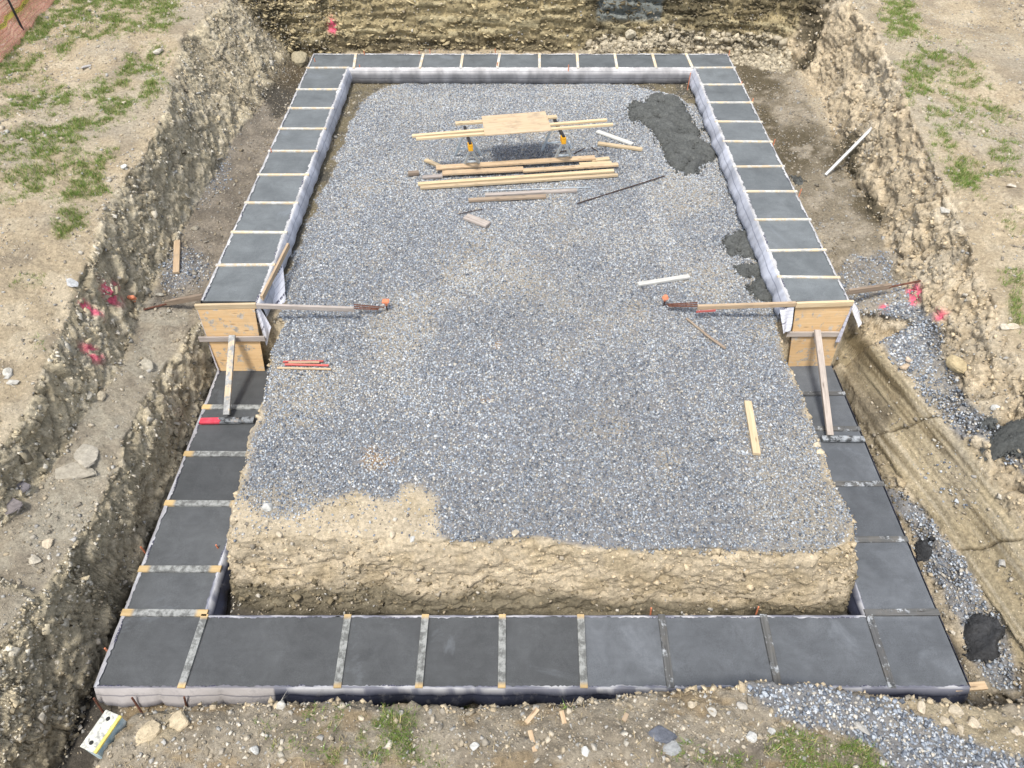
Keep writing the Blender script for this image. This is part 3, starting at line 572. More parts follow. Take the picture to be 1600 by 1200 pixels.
base_c = np.array([(.46,.39,.28),(.52,.46,.36),(.36,.31,.23),(.42,.41,.38),(.30,.27,.22),(.56,.52,.44)], np.float32)
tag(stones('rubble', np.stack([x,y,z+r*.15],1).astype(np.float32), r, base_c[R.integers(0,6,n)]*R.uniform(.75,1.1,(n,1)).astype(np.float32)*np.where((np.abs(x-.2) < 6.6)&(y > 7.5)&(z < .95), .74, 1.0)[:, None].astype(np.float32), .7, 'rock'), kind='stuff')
# shale flakes sticking out of the left and back faces, and clods on the clay face
Vf = V.reshape(-1,3); stf = steep.ravel(); 
def onface(sel, n):
    k = np.nonzero(sel)[0]
    if len(k) == 0: return np.zeros((0,3), np.float32)
    return Vf[R.choice(k, min(n, len(k)), replace=False)]
visf = (lambda uv: (uv[0] > -80) & (uv[0] < 1680) & (uv[1] > -60) & (uv[1] < 1260))(project(Vf[:,0], Vf[:,1], Vf[:,2]))
p = onface((stf > .85) & (mL.ravel() > .5) & visf & (Vf[:,1] > 1.5) & (n2.ravel() > .46), 6500); n = len(p)
r = np.clip(R.lognormal(math.log(.019), .5, n), .007, .09).astype(np.float32)
cc = np.array([(.48,.42,.30),(.56,.51,.41),(.34,.29,.20),(.48,.41,.28),(.60,.56,.47),(.25,.22,.16)], np.float32)
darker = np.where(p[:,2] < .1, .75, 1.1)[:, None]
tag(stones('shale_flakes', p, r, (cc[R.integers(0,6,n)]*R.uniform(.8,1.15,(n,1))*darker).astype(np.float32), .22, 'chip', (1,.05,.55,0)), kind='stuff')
p = onface((stf > .5) & (mB.ravel() > .5) & visf, 5000); n = len(p)
r = np.clip(R.lognormal(math.log(.035), .5, n), .012, .15).astype(np.float32)
cb = np.where((p[:,0] > 1.8)[:, None], np.array([.17,.14,.085]), np.array([.42,.35,.21]))
tag(stones('shale_ledges', p, r, (cb*R.uniform(.55,1.35,(n,1))).astype(np.float32), .26, 'chip', (1,0,.03,0)), kind='stuff')
rk = np.clip(rub.ravel(), 0, 1)
p = onface((rk > .4) & visf, 1500); n = len(p); r = np.clip(R.lognormal(math.log(.04), .5, n), .015, .14).astype(np.float32)
tag(stones('rubble_heap', p, r, (np.array([.47,.415,.31])*R.uniform(.6,1.2,(n,1))).astype(np.float32), .75, 'rock'), kind='stuff')
p = onface((stf > .4) & ((islf.ravel() > .5)|(mR.ravel() > .5)) & (strz.ravel() < .3) & visf & (Vf[:,2] > -.3), 4500); n = len(p)
r = np.clip(R.lognormal(math.log(.018), .5, n), .008, .08).astype(np.float32)
tag(stones('clay_clods', p, r, (np.where((p[:,2] < .15)[:,None], np.array([.24,.2,.13]), np.array([.56,.465,.32]))*R.uniform(.75,1.15,(n,1))).astype(np.float32), .75, 'rock'), kind='stuff')
# grass
x, y, z = sample(np.clip(grs*1.25, 0, 1), 1500, -14, 14, 1.0, 19.5); n = len(x)
nb = 7; N = n*nb
bxp = np.repeat(x, nb)+R.normal(0,.016,N); byp = np.repeat(y, nb)+R.normal(0,.016,N); bzp = bil(H, bxp, byp)-.004
a = R.uniform(0, 6.283, N); hgt = R.uniform(.02,.075,N)*np.repeat(R.uniform(.6,1.3,n), nb); le = R.uniform(.2,1.1,N)*hgt; w = R.uniform(.0025,.005,N)
b = a+R.uniform(0,6.283,N)
V3 = np.stack([np.stack([bxp-np.cos(a)*w, byp-np.sin(a)*w, bzp],1), np.stack([bxp+np.cos(a)*w, byp+np.sin(a)*w, bzp],1), np.stack([bxp+np.cos(b)*le, byp+np.sin(b)*le, bzp+hgt],1)],1).reshape(-1,3)
gc = np.array([(.15,.25,.05),(.19,.30,.07),(.11,.19,.04),(.30,.32,.11),(.44,.38,.19)], np.float32)[R.choice(5, N, p=[.27,.22,.17,.19,.15])]*R.uniform(.8,1.2,(N,1)).astype(np.float32)
tag(link('grass', mesh_np('grass', V3, np.arange(3*N).reshape(-1,3), np.repeat(gc, 3, axis=0)), M['grass']), kind='stuff')
# straw-coloured stubble on the near bank and dry banks
stm = (bankm*sstep(.5,.62,fbm(XX*2.2,YY*2.2,0*XX,3,36))*.5+.06*vis*sstep(.5,.65,fbm(XX*.9,YY*.9,0*XX,3,37))*(np.abs(XX) > 6.2))*(SL < 1.2)
x, y, z = sample(np.clip(stm,0,1), 420, -13, 13, .8, 19); N = len(x); a = R.uniform(0,6.283,N); ln = R.uniform(.03,.10,N); w = .0028
V3 = np.stack([np.stack([x-np.sin(a)*w,y+np.cos(a)*w,z+.003],1),np.stack([x+np.sin(a)*w,y-np.cos(a)*w,z+.003],1),np.stack([x+np.cos(a)*ln,y+np.sin(a)*ln,z+R.uniform(.005,.05,N)],1)],1).reshape(-1,3)
tag(link('dry_grass', mesh_np('dry_grass', V3, np.arange(3*N).reshape(-1,3), np.repeat((np.array([.42,.34,.20])*R.uniform(.6,1.2,(N,1))).astype(np.float32), 3, axis=0)), M['grass']), kind='stuff')
# ---------------------------------------------------------------- concrete spills
def spill(name, pp, th, label, seed, c=(.105,.11,.105), soft=3):
    m = poly(pp, 0); jj, ii = np.nonzero(m > 0)
    j0, j1, i0, i1 = max(0,jj.min()-4), min(ny-1,jj.max()+5), max(0,ii.min()-4), min(nx-1,ii.max()+5)
    mm = blur(m[j0:j1, i0:i1], soft); hx = XX[j0:j1, i0:i1]; hy = YY[j0:j1, i0:i1]
    mm = mm*(-.25+2.5*fbm(hx*5, hy*5, 0*hx, 5, seed, .6))
    zz = H[j0:j1, i0:i1]+.012+.03*np.clip(mm,0,1)*(fbm(hx*26, hy*26, 0*hx, 2, seed+5)-.5)+th*(np.clip((mm-.3)*1.6, -.6, 1))*(.15+1.7*fbm(hx*11, hy*11, 0*hx, 4, seed+1))
    nyy, nxx = mm.shape; id_ = np.arange(nyy*nxx).reshape(nyy, nxx); keep = (mm > .22)
    kq = keep[:-1,:-1]|keep[1:,:-1]|keep[:-1,1:]|keep[1:,1:]
    Fx = np.stack([id_[:-1,:-1], id_[:-1,1:], id_[1:,1:], id_[1:,:-1]], -1)[kq]
    ms = np.zeros_like(H); ms[j0:j1, i0:i1] = (np.clip(blur(m[j0:j1, i0:i1], 10)*2, 0, 1)*(mm < .5)*(mm > -.1)); ms = np.maximum(ms*.8, 0); ms[j0:j1, i0:i1] = np.maximum(ms[j0:j1, i0:i1], (mm > .25)*1.0); lx, ly, lz = sample(ms, 900, hx.min(), hx.max(), hy.min(), hy.max())
    us, inv = np.unique(Fx.ravel(), return_inverse=True)
    VV = np.stack([hx, hy, zz], -1).reshape(-1,3)[us]; cc = np.array(c, np.float32)[None]*(.75+.6*fbm(VV[:,0]*6, VV[:,1]*6, 0*VV[:,0], 3, seed+3))[:, None]
    nl_ = len(lx); lr = np.clip(R.lognormal(math.log(.014), .5, nl_), .006, .045).astype(np.float32)
    v8 = (CUBE[None]+R.normal(0, .2, (nl_,8,3)).astype(np.float32))*lr[:, None, None]+np.stack([lx,ly,lz+.018+.5*th*bil(np.clip(blur(m,3)-.3,0,1), lx, ly)],1).astype(np.float32)[:, None]
    nb_ = len(VV); VV = np.concatenate([VV, v8.reshape(-1,3)]); cc = np.concatenate([cc, np.array(c, np.float32)[None]*R.uniform(.8,1.3,(nl_*8,1))])
    FF = np.concatenate([inv.reshape(-1,4), (CF[None]+8*np.arange(nl_)[:, None, None]).reshape(-1,4)+nb_])
    o = link(name, mesh_np(name, VV, FF, cc.astype(np.float32), smooth=False), M['slump'])
    return tag(o, label, 'concrete spill', 'spilled lumps of wet concrete')
spill('concrete_spill', spill_polys['back'], .07, 'large dark patch of wet concrete spilled across the gravel at its far right', 100)
spill('concrete_spill', spill_polys['mid'], .07, 'dark concrete lump on gravel beside the right upper footing, upper of two lumps', 101)
spill('concrete_spill', spill_polys['low'], .07, 'ragged dark concrete lump on gravel against the right upper footing, just above the batten', 102)
spill('concrete_spill', [(1530,700),(1548,688),(1560,672),(1585,655),(1610,650),(1620,720),(1590,712),(1568,706),(1550,720),(1536,716)], .09, 'dark heap of wet concrete on the right bank at the edge of the view', 103, soft=4)
spill('concrete_spill', [(1525,655),(1532,646),(1545,650),(1548,662),(1538,668)], .05, 'small dark blob of concrete on the gravel beside the heap on the right bank', 104, soft=2)
spill('concrete_spill', [(1500,985),(1520,965),(1550,975),(1556,1000),(1550,1030),(1525,1035),(1515,1010)], .16, 'round black concrete lump in the right trench near the front corner', 105, c=(.06,.062,.066))
spill('concrete_spill', [(1432,852),(1446,850),(1455,862),(1450,872),(1436,870)], .08, 'small black concrete lump on gravel beside the lower right footing', 106, c=(.05,.052,.055), soft=2)
spill('concrete_spill', [(1242,398),(1250,394),(1256,399),(1250,404)] if False else [(1236,282),(1244,276),(1252,281),(1246,288),(1238,288)], .05, 'small dark concrete lump on the dirt floor outside the right upper footing', 107, soft=2)
# ---------------------------------------------------------------- boards, rods
def beam_mesh(name, L_, w, t, ch=.003, nseg=4, warp=0.0):
    c = min(ch, w*.2, t*.2)
    prof = [(-w/2+c,-t/2),(w/2-c,-t/2),(w/2,-t/2+c),(w/2,t/2-c),(w/2-c,t/2),(-w/2+c,t/2),(-w/2,t/2-c),(-w/2,-t/2+c)]
    bm = bmesh.new(); rows = []
    for k in range(nseg+1):
        s = k/nseg; x = (s-.5)*L_; dz = warp*math.sin(s*math.pi); rows.append([bm.verts.new((x, a, b+dz)) for a, b in prof])
    for k in range(nseg):
        for i in range(8): bm.faces.new((rows[k][i], rows[k+1][i], rows[k+1][(i+1)%8], rows[k][(i+1)%8]))
    bm.faces.new(rows[0]); bm.faces.new(rows[-1][::-1]); bmesh.ops.recalc_face_normals(bm, faces=bm.faces)
    me = bpy.data.meshes.new(name); bm.to_mesh(me); bm.free(); return me
def frame(p0, p1, up=(0,0,1)):
    x = (p1-p0).normalized(); z = Vector(up)-x*Vector(up).dot(x); z.normalize(); y = z.cross(x)
    m = Matrix.Identity(4)
    for i, a in enumerate((x, y, z)): m[0][i], m[1][i], m[2][i] = a
    m.translation = (p0+p1)/2; return m
def board(name, p0, p1, w, t, mat, parent=None, up=(0,0,1), label=None, cat='board', group=None, warp=0.0):
    p0, p1 = Vector(p0), Vector(p1)
    o = link(name, beam_mesh(name, (p1-p0).length, w, t, warp=warp), M[mat], parent)
    mw = frame(p0, p1, up)
    if parent is not None: mw = Matrix.Translation(-parent.location) @ mw
    o.matrix_local = mw
    return tag(o, label, cat, group) if parent is None else (tag(o, label) if label else o)
def rod(name, p0, p1, r, mat, parent=None, label=None, cat='rod', group=None, seg=8):
    p0, p1 = Vector(p0), Vector(p1); bm = bmesh.new()
    bmesh.ops.create_cone(bm, cap_ends=True, segments=seg, radius1=r, radius2=r, depth=(p1-p0).length, matrix=Matrix.Rotation(math.pi/2, 4, 'Y'))
    me = bpy.data.meshes.new(name); bm.to_mesh(me); bm.free(); o = link(name, me, M[mat], parent)
    mw = frame(p0, p1, (0,0,1) if abs((p1-p0).normalized().z) < .9 else (0,1,0))
    if parent is not None: mw = Matrix.Translation(-parent.location) @ mw
    o.matrix_local = mw
    return tag(o, label, cat, group) if parent is None else o
def onG(a, b, lift): 
    p, q = G(*a), G(*b); return Vector((p.x,p.y,gz(p.x,p.y)+lift)), Vector((q.x,q.y,gz(q.x,q.y)+lift))
def gboard(a, b, w, t, mat, label, cat='board', name='board', lift=None, group=None):
    p, q = onG(a, b, (t/2+.022) if lift is None else lift)
    return board(name, p, q, w, t, mat, label=label, cat=cat, group=group)
# ---------------------------------------------------------------- footings
def bpart(name, p0, p1, w, t, mat, parent, up=(0,0,1)): return board(name, p0, p1, w, t, mat, parent, up)
xi_L = lambda y: -3.90+.004*(y-8.4)*1.5; xo_L = -4.80; xi_R = 4.27; xo_R = 5.21
def fabric_strip(name, path, nrm_sign, ztop, drop, bulge, period, parent, colf, lip=.05, seed=0, out0=.0, lipvar=.035):
    """path: list of (x,y); fabric hung outside of it (to the side given by nrm_sign) with a ragged lip over the concrete."""
    pp = [Vector((a, b)) for a, b in path]; segs = [(b-a).length for a, b in zip(pp[:-1], pp[1:])]; T = sum(segs); step = .025; n = int(T/step)+1
    ss = np.linspace(0, T, n); px = np.interp(ss, np.concatenate([[0], np.cumsum(segs)]), [p.x for p in pp]); py = np.interp(ss, np.concatenate([[0], np.cumsum(segs)]), [p.y for p in pp])
    tx = np.gradient(px); ty = np.gradient(py); l = np.hypot(tx, ty); nxx = ty/l*nrm_sign; nyy = -tx/l*nrm_sign
    z0 = 0*ss
    lipn = lip+lipvar*(fbm(ss*9, z0, z0, 3, seed)-.5)*2+.02*(R.random(n)-.5)
    ph = ss/period+.35*(fbm(ss*.6, z0, z0, 2, seed+2)-.5)
    sc = np.abs(np.sin(np.pi*ph))**.55; bl = bulge*(.35+.65*sc)*(.8+.4*fbm(ss*2, z0, z0, 2, seed+3)) + .055*(fbm(ss*9, z0, z0, 4, seed+6)-.5)*(.5+sc)
    wr = .03*(fbm(ss*5, z0, z0, 3, seed+4)-.5)
    prof = [(-lipn, .010+.004*R.random(n)), (-lipn*.4, .016+0*ss), (0*ss+.0, .020+wr), (.018+0*ss, .006+wr), (.035+.25*bl, -.06+wr), (.04+.75*bl, -.13+wr*.5), (.04+bl, -drop*.62), (.035+.85*bl, -drop*.82), (.01+.2*bl, -drop)]
    Vs, uv, cs = [], [], []
    vv = 0; prev = None
    for k, (o, dz) in enumerate(prof):
        Vs.append(np.stack([px+nxx*(o+out0), py+nyy*(o+out0), ztop+dz+0*ss], 1)); 
        vv = k*drop/8; uv.append(np.stack([ss, np.full(n, vv)], 1)); cs.append(colf(px, py, k, ss))
    Vv = np.concatenate(Vs); K = len(prof); id_ = np.arange(K*n).reshape(K, n)
    Fx = np.stack([id_[:-1,:-1], id_[:-1,1:], id_[1:,1:], id_[1:,:-1]], -1).reshape(-1,4)
    Vv = Vv-np.array(parent.location, np.float32)
    o = link(name, mesh_np(name, Vv, Fx, np.concatenate(cs).astype(np.float32), np.concatenate(uv), smooth=True), M['fabric'], parent)
    return o
def conc_mesh(quads, sides, loc):
    """top panels (p0,p1,p2,p3,colour) subdivided a little, plus side walls"""
    V_, F_, C_ = [], [], []
    for q, c in quads:
        a, b, cc, d = [np.array(x) for x in q]; n = 28; o = len(V_)
        for i in range(n+1):
            for j in range(n+1):
                u, v = i/n, j/n; p = (a*(1-u)+b*u)*(1-v)+(d*(1-u)+cc*u)*v
                e = min(u,1-u,v,1-v)
                V_.append((p[0]-loc[0], p[1]-loc[1], p[2]-loc[2]+.006*math.sin(p[0]*3+p[1]*2.2)*(e > 0))); k = 1.0+.10*(fbm(np.array([p[0]*2.]), np.array([p[1]*2.]), np.array([3.]), 3, 5)[0]-.5); k *= 1+.28*math.exp(-(e/.035)**2)*fbm(np.array([p[0]*4.]), np.array([p[1]*4.]), np.array([1.]), 3, 6)[0]; C_.append([x*k for x in c])
        for i in range(n):
            for j in range(n): F_.append((o+i*(n+1)+j, o+(i+1)*(n+1)+j, o+(i+1)*(n+1)+j+1, o+i*(n+1)+j+1))
    for (a, b, z0, z1) in sides:
        o = len(V_)
        for p in ((a[0],a[1],z0),(b[0],b[1],z0),(b[0],b[1],z1),(a[0],a[1],z1)): V_.append((p[0]-loc[0],p[1]-loc[1],p[2]-loc[2])); C_.append((.10,.10,.10))
        F_.append((o,o+1,o+2,o+3))
    return mesh_np('concrete', np.array(V_), np.array(F_), np.array(C_, np.float32), smooth=False)
up = empty('upper_footing', (.2, 12.9, .68), 'freshly poured upper concrete strip footing in white fabric formwork, three sided, with pale spreader boards', 'footing')
CU = (.135,.149,.156)
ylL = [P(350, y, ZU).y for y in (140.5,170,202,237,274,318,364,415)]; ylL = [8.40]+ylL[::-1]+[16.74]
ylR = [P(1200, y, ZU).y for y in (106.5,133,161,191,222,261,300,344,392,434)]; ylR = [8.40]+ylR[::-1]
bxs = [(555,553),(661,656),(723,720),(781,777),(843,843),(902,903),(961,964),(1020,1025),(1073,1082)]
bxw = [(P(a, 88, ZU).x, P(b, 107, ZU).x) for a, b in bxs]
quads = []; yb0, yb1 = 16.75, 17.53
def tone(c, k): return tuple(q*k for q in c)
for a, b in zip(ylL[:-1], ylL[1:]): quads.append((((xo_L,a,ZU),(xi_L(a),a,ZU),(xi_L(b),b,ZU),(xo_L,b,ZU)), tone(CU, R.uniform(.9,1.1))))
for a, b in zip(ylR[:-1], ylR[1:]): quads.append((((xi_R,a,ZU),(xo_R,a,ZU),(xo_R,b,ZU),(xi_R,b,ZU)), tone(CU, R.uniform(.95,1.15))))
ylast = ylR[-1]
xl = [(xo_L, xo_L)]+bxw+[(xo_R, xo_R)]
quads.append((((xo_L,16.74,ZU),(xi_L(16.7),16.74,ZU),(xi_L(16.7),yb0+.0,ZU),(xo_L,yb0,ZU)), CU))
for (t0, l0), (t1, l1) in zip(xl[:-1], xl[1:]): quads.append((((l0,yb0,ZU),(l1,yb0,ZU),(t1,yb1,ZU),(t0,yb1,ZU)), tone(CU, R.uniform(.75,.95))))
quads.append((((xi_R,ylast,ZU),(xo_R,ylast,ZU),(xo_R,yb0,ZU),(xi_R,yb0,ZU)), CU))
z0, z1 = ZU-.36, ZU
sides = [((xo_L,8.41),(xo_L,yb1),z0,z1),((xo_L,yb1),(xo_R,yb1),z0,z1),((xo_R,yb1),(xo_R,8.41),z0,z1),((xi_R,8.41),(xi_R,yb0),z0,z1),((xi_R,yb0),(xi_L(yb0),yb0),z0,z1),((xi_L(yb0),yb0),(xi_L(8.3),8.41),z0,z1),((xo_L,8.41),(xi_L(8.3),8.41),-.3,z1),((xi_R,8.41),(xo_R,8.41),-.3,z1)]
link('concrete', conc_mesh(quads, sides, up.location), M['concrete'], up)
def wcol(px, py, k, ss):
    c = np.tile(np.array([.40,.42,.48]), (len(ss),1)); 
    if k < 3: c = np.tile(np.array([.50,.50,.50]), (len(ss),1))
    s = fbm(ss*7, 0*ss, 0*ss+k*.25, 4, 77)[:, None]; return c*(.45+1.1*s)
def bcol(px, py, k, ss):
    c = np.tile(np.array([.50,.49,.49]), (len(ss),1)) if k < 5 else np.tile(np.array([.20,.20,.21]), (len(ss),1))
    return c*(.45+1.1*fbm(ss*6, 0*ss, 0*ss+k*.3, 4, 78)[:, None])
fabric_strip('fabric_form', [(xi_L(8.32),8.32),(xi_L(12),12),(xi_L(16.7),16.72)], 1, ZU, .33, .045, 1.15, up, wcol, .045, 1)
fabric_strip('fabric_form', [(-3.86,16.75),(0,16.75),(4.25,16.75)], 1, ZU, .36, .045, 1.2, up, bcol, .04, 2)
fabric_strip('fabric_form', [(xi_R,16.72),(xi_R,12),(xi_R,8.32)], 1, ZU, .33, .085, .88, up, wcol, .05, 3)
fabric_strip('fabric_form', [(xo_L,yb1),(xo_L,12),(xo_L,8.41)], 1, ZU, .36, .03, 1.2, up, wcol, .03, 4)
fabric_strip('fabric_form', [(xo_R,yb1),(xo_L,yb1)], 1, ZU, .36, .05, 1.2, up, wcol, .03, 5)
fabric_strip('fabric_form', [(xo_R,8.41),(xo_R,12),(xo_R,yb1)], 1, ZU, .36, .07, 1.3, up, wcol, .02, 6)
for y in ylL[1:-1]+[16.76]:
    k = R.uniform(-.01,.01); bpart('spreader', (xo_L-.03,y+k,ZU+.012), (xi_L(y)+.03,y-k,ZU+.012), .058, .028, 'spread_up', up)
for y in ylR[1:]:
    k = R.uniform(-.012,.012); bpart('spreader', (xi_R-.02,y+k,ZU+.012), (xo_R+.04,y-k,ZU+.012), .052, .028, 'spread_up', up)
for t, l in bxw: bpart('spreader', (l,yb0-.02,ZU+.012), (t,yb1+.02,ZU+.012), .062, .028, 'spread_up', up)
bpart('rail_board', P(448,383,ZU+.02)+Vector((.03,0,0)), P(406,466,ZU+.03)+Vector((.03,0,0)), .04, .09, 'lumber', up)
for a, zz in [((570,86),1.0),((672,83),1.0),((774,80),1.0),((492,96),1.0),((562,106),1),((777,104),1),((888,108),1),((1139,84),1),((1158,132),1),((424,238),1),((1176,160),1),((1250,300),1),((1209,222),1),((655,84),1),((1078,118),1)]:
    p = P(a[0], a[1], ZU); rod('stake', (p.x,p.y,.68), (p.x+R.uniform(-.01,.01),p.y+R.uniform(-.01,.01),ZU+R.uniform(.05,.10)), .010, 'orange', up)
# lower footing
lo = empty('lower_footing', (.2, 5.6, -.5), 'dark freshly poured lower concrete strip footing around the front, with grey smeared spreader boards', 'footing')
XO, XI, XRI, XRO = -4.80, -3.78, 4.38, 5.26; YF, YI, YB = 2.985, 3.84, 8.2
LD, LR = (.078,.084,.090), (.110,.121,.136)
yl = [P(340, y, ZL).y for y in (637,710,787,890,958)][::-1]; yr = [P(1350, y, ZL).y for y in (616,670,757,844,958)][::-1]
ys_ = [yl[0]]+yl[1:]+[YB]; quads = []
for a, b in zip(ys_[:-1], ys_[1:]): quads.append((((XO,a,ZL),(XI,a,ZL),(XI,b,ZL),(XO,b,ZL)), tone(LD, R.uniform(.82,1.2))))
yr_ = [yr[0]]+yr[1:]+[YB]
for a, b in zip(yr_[:-1], yr_[1:]): quads.append((((XRI,a,ZL),(XRO,a,ZL),(XRO+0.0,b,ZL),(XRI,b,ZL)), tone(LR, R.uniform(.85,1.05))))
fxs = [(321,285,962,1073),(544,528,960,1072),(665,655,960,1072),(785,784,958,1072),(907,912,958,1068),(1033,1047,958,1068),(1192,1215,958,1065),(1357,1392,960,1070)]
fw = [(P(a, 962, ZL).x, P(b, 1072, ZL).x) for a, b, c, d_ in fxs]
xs_ = [(XO,XO)]+fw+[(XRO,XRO)]
for k, ((t0,l0),(t1,l1)) in enumerate(zip(xs_[:-1], xs_[1:])):
    quads.append((((l0,YF,ZL),(l1,YF,ZL),(t1,YI,ZL),(t0,YI,ZL)), tone(LD, [1.0,.95,1,.9,.95,1,1,1,1][k]) if k < 5 else tone(LR, [1.1,.95,.95,.95][k-5])))
quads.append((((XO,YI,ZL),(XI,YI,ZL),(XI,yl[0],ZL),(XO,yl[0],ZL)), LD)); quads.append((((XRI,YI,ZL),(XRO,YI,ZL),(XRO,yr[0],ZL),(XRI,yr[0],ZL)), LR))
z0, z1 = ZL-.36, ZL
sides = [((XO,YB),(XO,YF),z0,z1),((XO,YF),(XRO,YF),z0,z1),((XRO,YF),(XRO,YB),z0,z1),((XRI,YB),(XRI,YI),z0,z1),((XRI,YI),(XI,YI),z0,z1),((XI,YI),(XI,YB),z0,z1)]
link('concrete', conc_mesh(quads, sides, lo.location), M['concrete'], lo)
xa, xb = P(430,1073,ZL).x, P(862,1073,ZL).x
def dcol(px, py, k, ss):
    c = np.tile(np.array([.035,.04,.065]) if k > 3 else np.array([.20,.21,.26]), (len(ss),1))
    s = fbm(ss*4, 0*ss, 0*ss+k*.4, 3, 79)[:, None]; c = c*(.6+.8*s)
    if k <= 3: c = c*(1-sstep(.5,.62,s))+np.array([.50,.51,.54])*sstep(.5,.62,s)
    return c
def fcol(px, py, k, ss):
    c = dcol(px, py, k, ss); w = ((px < xa)*1.0)[:, None]; wc = np.tile(np.array([.42,.40,.40]), (len(ss),1)) if k in (3,4,5) else np.tile(np.array([.20,.20,.23]), (len(ss),1))  # pale stretch: lower rows darkened, the shade at the bottom painted into the colour
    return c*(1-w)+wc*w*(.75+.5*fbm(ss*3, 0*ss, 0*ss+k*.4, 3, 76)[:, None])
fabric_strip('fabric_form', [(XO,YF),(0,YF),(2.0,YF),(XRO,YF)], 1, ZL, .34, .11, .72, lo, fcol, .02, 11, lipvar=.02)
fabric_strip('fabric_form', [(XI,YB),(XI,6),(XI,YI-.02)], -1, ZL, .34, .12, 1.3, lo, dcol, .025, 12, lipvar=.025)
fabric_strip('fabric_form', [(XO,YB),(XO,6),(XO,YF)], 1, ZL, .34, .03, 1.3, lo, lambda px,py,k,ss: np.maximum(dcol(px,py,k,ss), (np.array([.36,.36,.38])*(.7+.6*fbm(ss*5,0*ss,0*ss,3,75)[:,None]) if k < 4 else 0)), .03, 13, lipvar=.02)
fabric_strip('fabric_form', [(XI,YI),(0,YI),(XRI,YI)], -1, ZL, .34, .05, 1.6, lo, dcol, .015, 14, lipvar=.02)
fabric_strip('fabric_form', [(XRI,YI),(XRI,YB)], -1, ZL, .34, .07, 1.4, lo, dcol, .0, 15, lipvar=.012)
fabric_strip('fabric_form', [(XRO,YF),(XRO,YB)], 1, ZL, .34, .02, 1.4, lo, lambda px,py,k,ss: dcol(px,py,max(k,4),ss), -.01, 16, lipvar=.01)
for y in yl: bpart('spreader', (XO-.02,y,ZL+.012), (XI+.02,y+R.uniform(-.01,.01),ZL+.012), .088, .038, 'spread_low', lo)
for y in yr: bpart('spreader', (XRI-.02,y,ZL+.008), (XRO+.02,y+R.uniform(-.01,.01),ZL+.008), .085, .034, 'spread_wet', lo)
for k, (t, l) in enumerate(fw): bpart('spreader', (l,YF-.01,ZL+.012), (t,YI+.02,ZL+.012), .088, .038, 'spread_low' if k < 5 else 'spread_wet', lo)
for a in ((222,856),(340,853),(166,1015),(1022,952),(1190,950)):
    p = P(a[0], a[1], ZL+.08); rod('stake', (p.x,p.y,-.5), (p.x-.03,p.y+.02,ZL+.07), .011, 'orange', lo)
for a, b in (((152,1077),(170,1098)),((211,1076),(231,1100)),((292,1075),(300,1098))):
    p, q = P(*a, ZL), P(*b, ZL-.3); rod('stake', p+Vector((0,-.10,0)), q+Vector((0,-.13,0)), .012, 'rust', lo)
bpart('rail_board', P(1490,1075,ZL-.03), P(1540,1071,ZL-.03), .09, .04, 'lumber', lo)
# ---------------------------------------------------------------- bulkheads at the two steps
def panel(name, quad, th, mat, parent, nrm):
    q = [Vector(p) for p in quad]; x = (q[1]-q[0]).normalized(); c = sum(q, Vector())/4
    loc = Matrix.Identity(4); z = Vector(nrm).normalized(); y = z.cross(x); y.normalize(); z = x.cross(y)
    for i, a in enumerate((x, y, z)): loc[0][i], loc[1][i], loc[2][i] = a
    loc.translation = c; inv = loc.inverted(); bm = bmesh.new()
    f = [bm.verts.new(inv @ p + Vector((0,0,th/2))) for p in q]; b = [bm.verts.new(inv @ p - Vector((0,0,th/2))) for p in q]
    bm.faces.new(f); bm.faces.new(b[::-1])
    for i in range(4): bm.faces.new((f[i], b[i], b[(i+1)%4], f[(i+1)%4]))
    bmesh.ops.recalc_face_normals(bm, faces=bm.faces); me = bpy.data.meshes.new(name); bm.to_mesh(me); bm.free()
    o = link(name, me, M[mat], parent); o.matrix_local = (Matrix.Translation(-parent.location) @ loc) if parent is not None else loc; return o
def bulkhead(px, label, kick, kickm, bracep, rail, wal):
    tl, tr, br, bl = px
    TL, TR, BR, BL = P(*tl, ZU-.03), P(*tr, ZU-.03), P(*br, ZL+.0), P(*bl, ZL+.0)
    yt = (TL.y+TR.y)/2; yb = (BL.y+BR.y)/2
    e = empty('bulkhead_form', ((TL.x+TR.x)/2, yb, ZL), label, 'formwork'); n = Vector((0,-1,.12)).normalized()
    s = .5
    ML, MR = TL.lerp(BL, s), TR.lerp(BR, s)
    panel('plywood_panel', (TL, TR, MR+Vector((0,0,.004)), ML+Vector((0,0,.004))), .018, 'ply', e, n)
    panel('plywood_panel', (ML, MR, BR, BL), .018, 'ply', e, n)
    a, b = P(*rail[0], ZU+.02), P(*rail[1], ZU+.02); board('top_rail', a+Vector((0,-.02,0)), b+Vector((0,-.02,0)), .045, .09, 'pine', e)
    zm = (ZU+ZL)/2-.02; ym = (yt+yb)/2-.03
    board('cross_rail', P_y(*wal[0], ym), P_y(*wal[1], ym), .09, .03, 'greywood', e, up=(0,-1,.1))
    k0, k1 = P(*kick[0], ZL+.055), P(*kick[1], ZL+.055)
    board('kicker', k0, k1, .10 if kickm == 'kicker' else .09, .045, kickm, e)
    t0 = P_y(*bracep[0], ym-.05); t1 = P(*bracep[1], ZL+.10)
    board('brace', t0, t1, .095, .045, 'brace' if kickm == 'kicker' else 'greywood', e, up=(0,-.6,.8))
    return e
def P_y(x, y, Yw):
    u = (x-800)/F; v = (y-600)/F; t = Yw/(ca-v*sa); return Vector((u*t, Yw, CH+t*(-sa-v*ca)))
bulkhead(((309,484),(398,483),(414,579),(342,579)), 'left plywood step bulkhead with a smeared prop and a pink ended kicker', ((313,658),(397,656)), 'kicker', ((363,524),(354,648)), ((306,478),(401,476)), ((311,530),(414,529)))
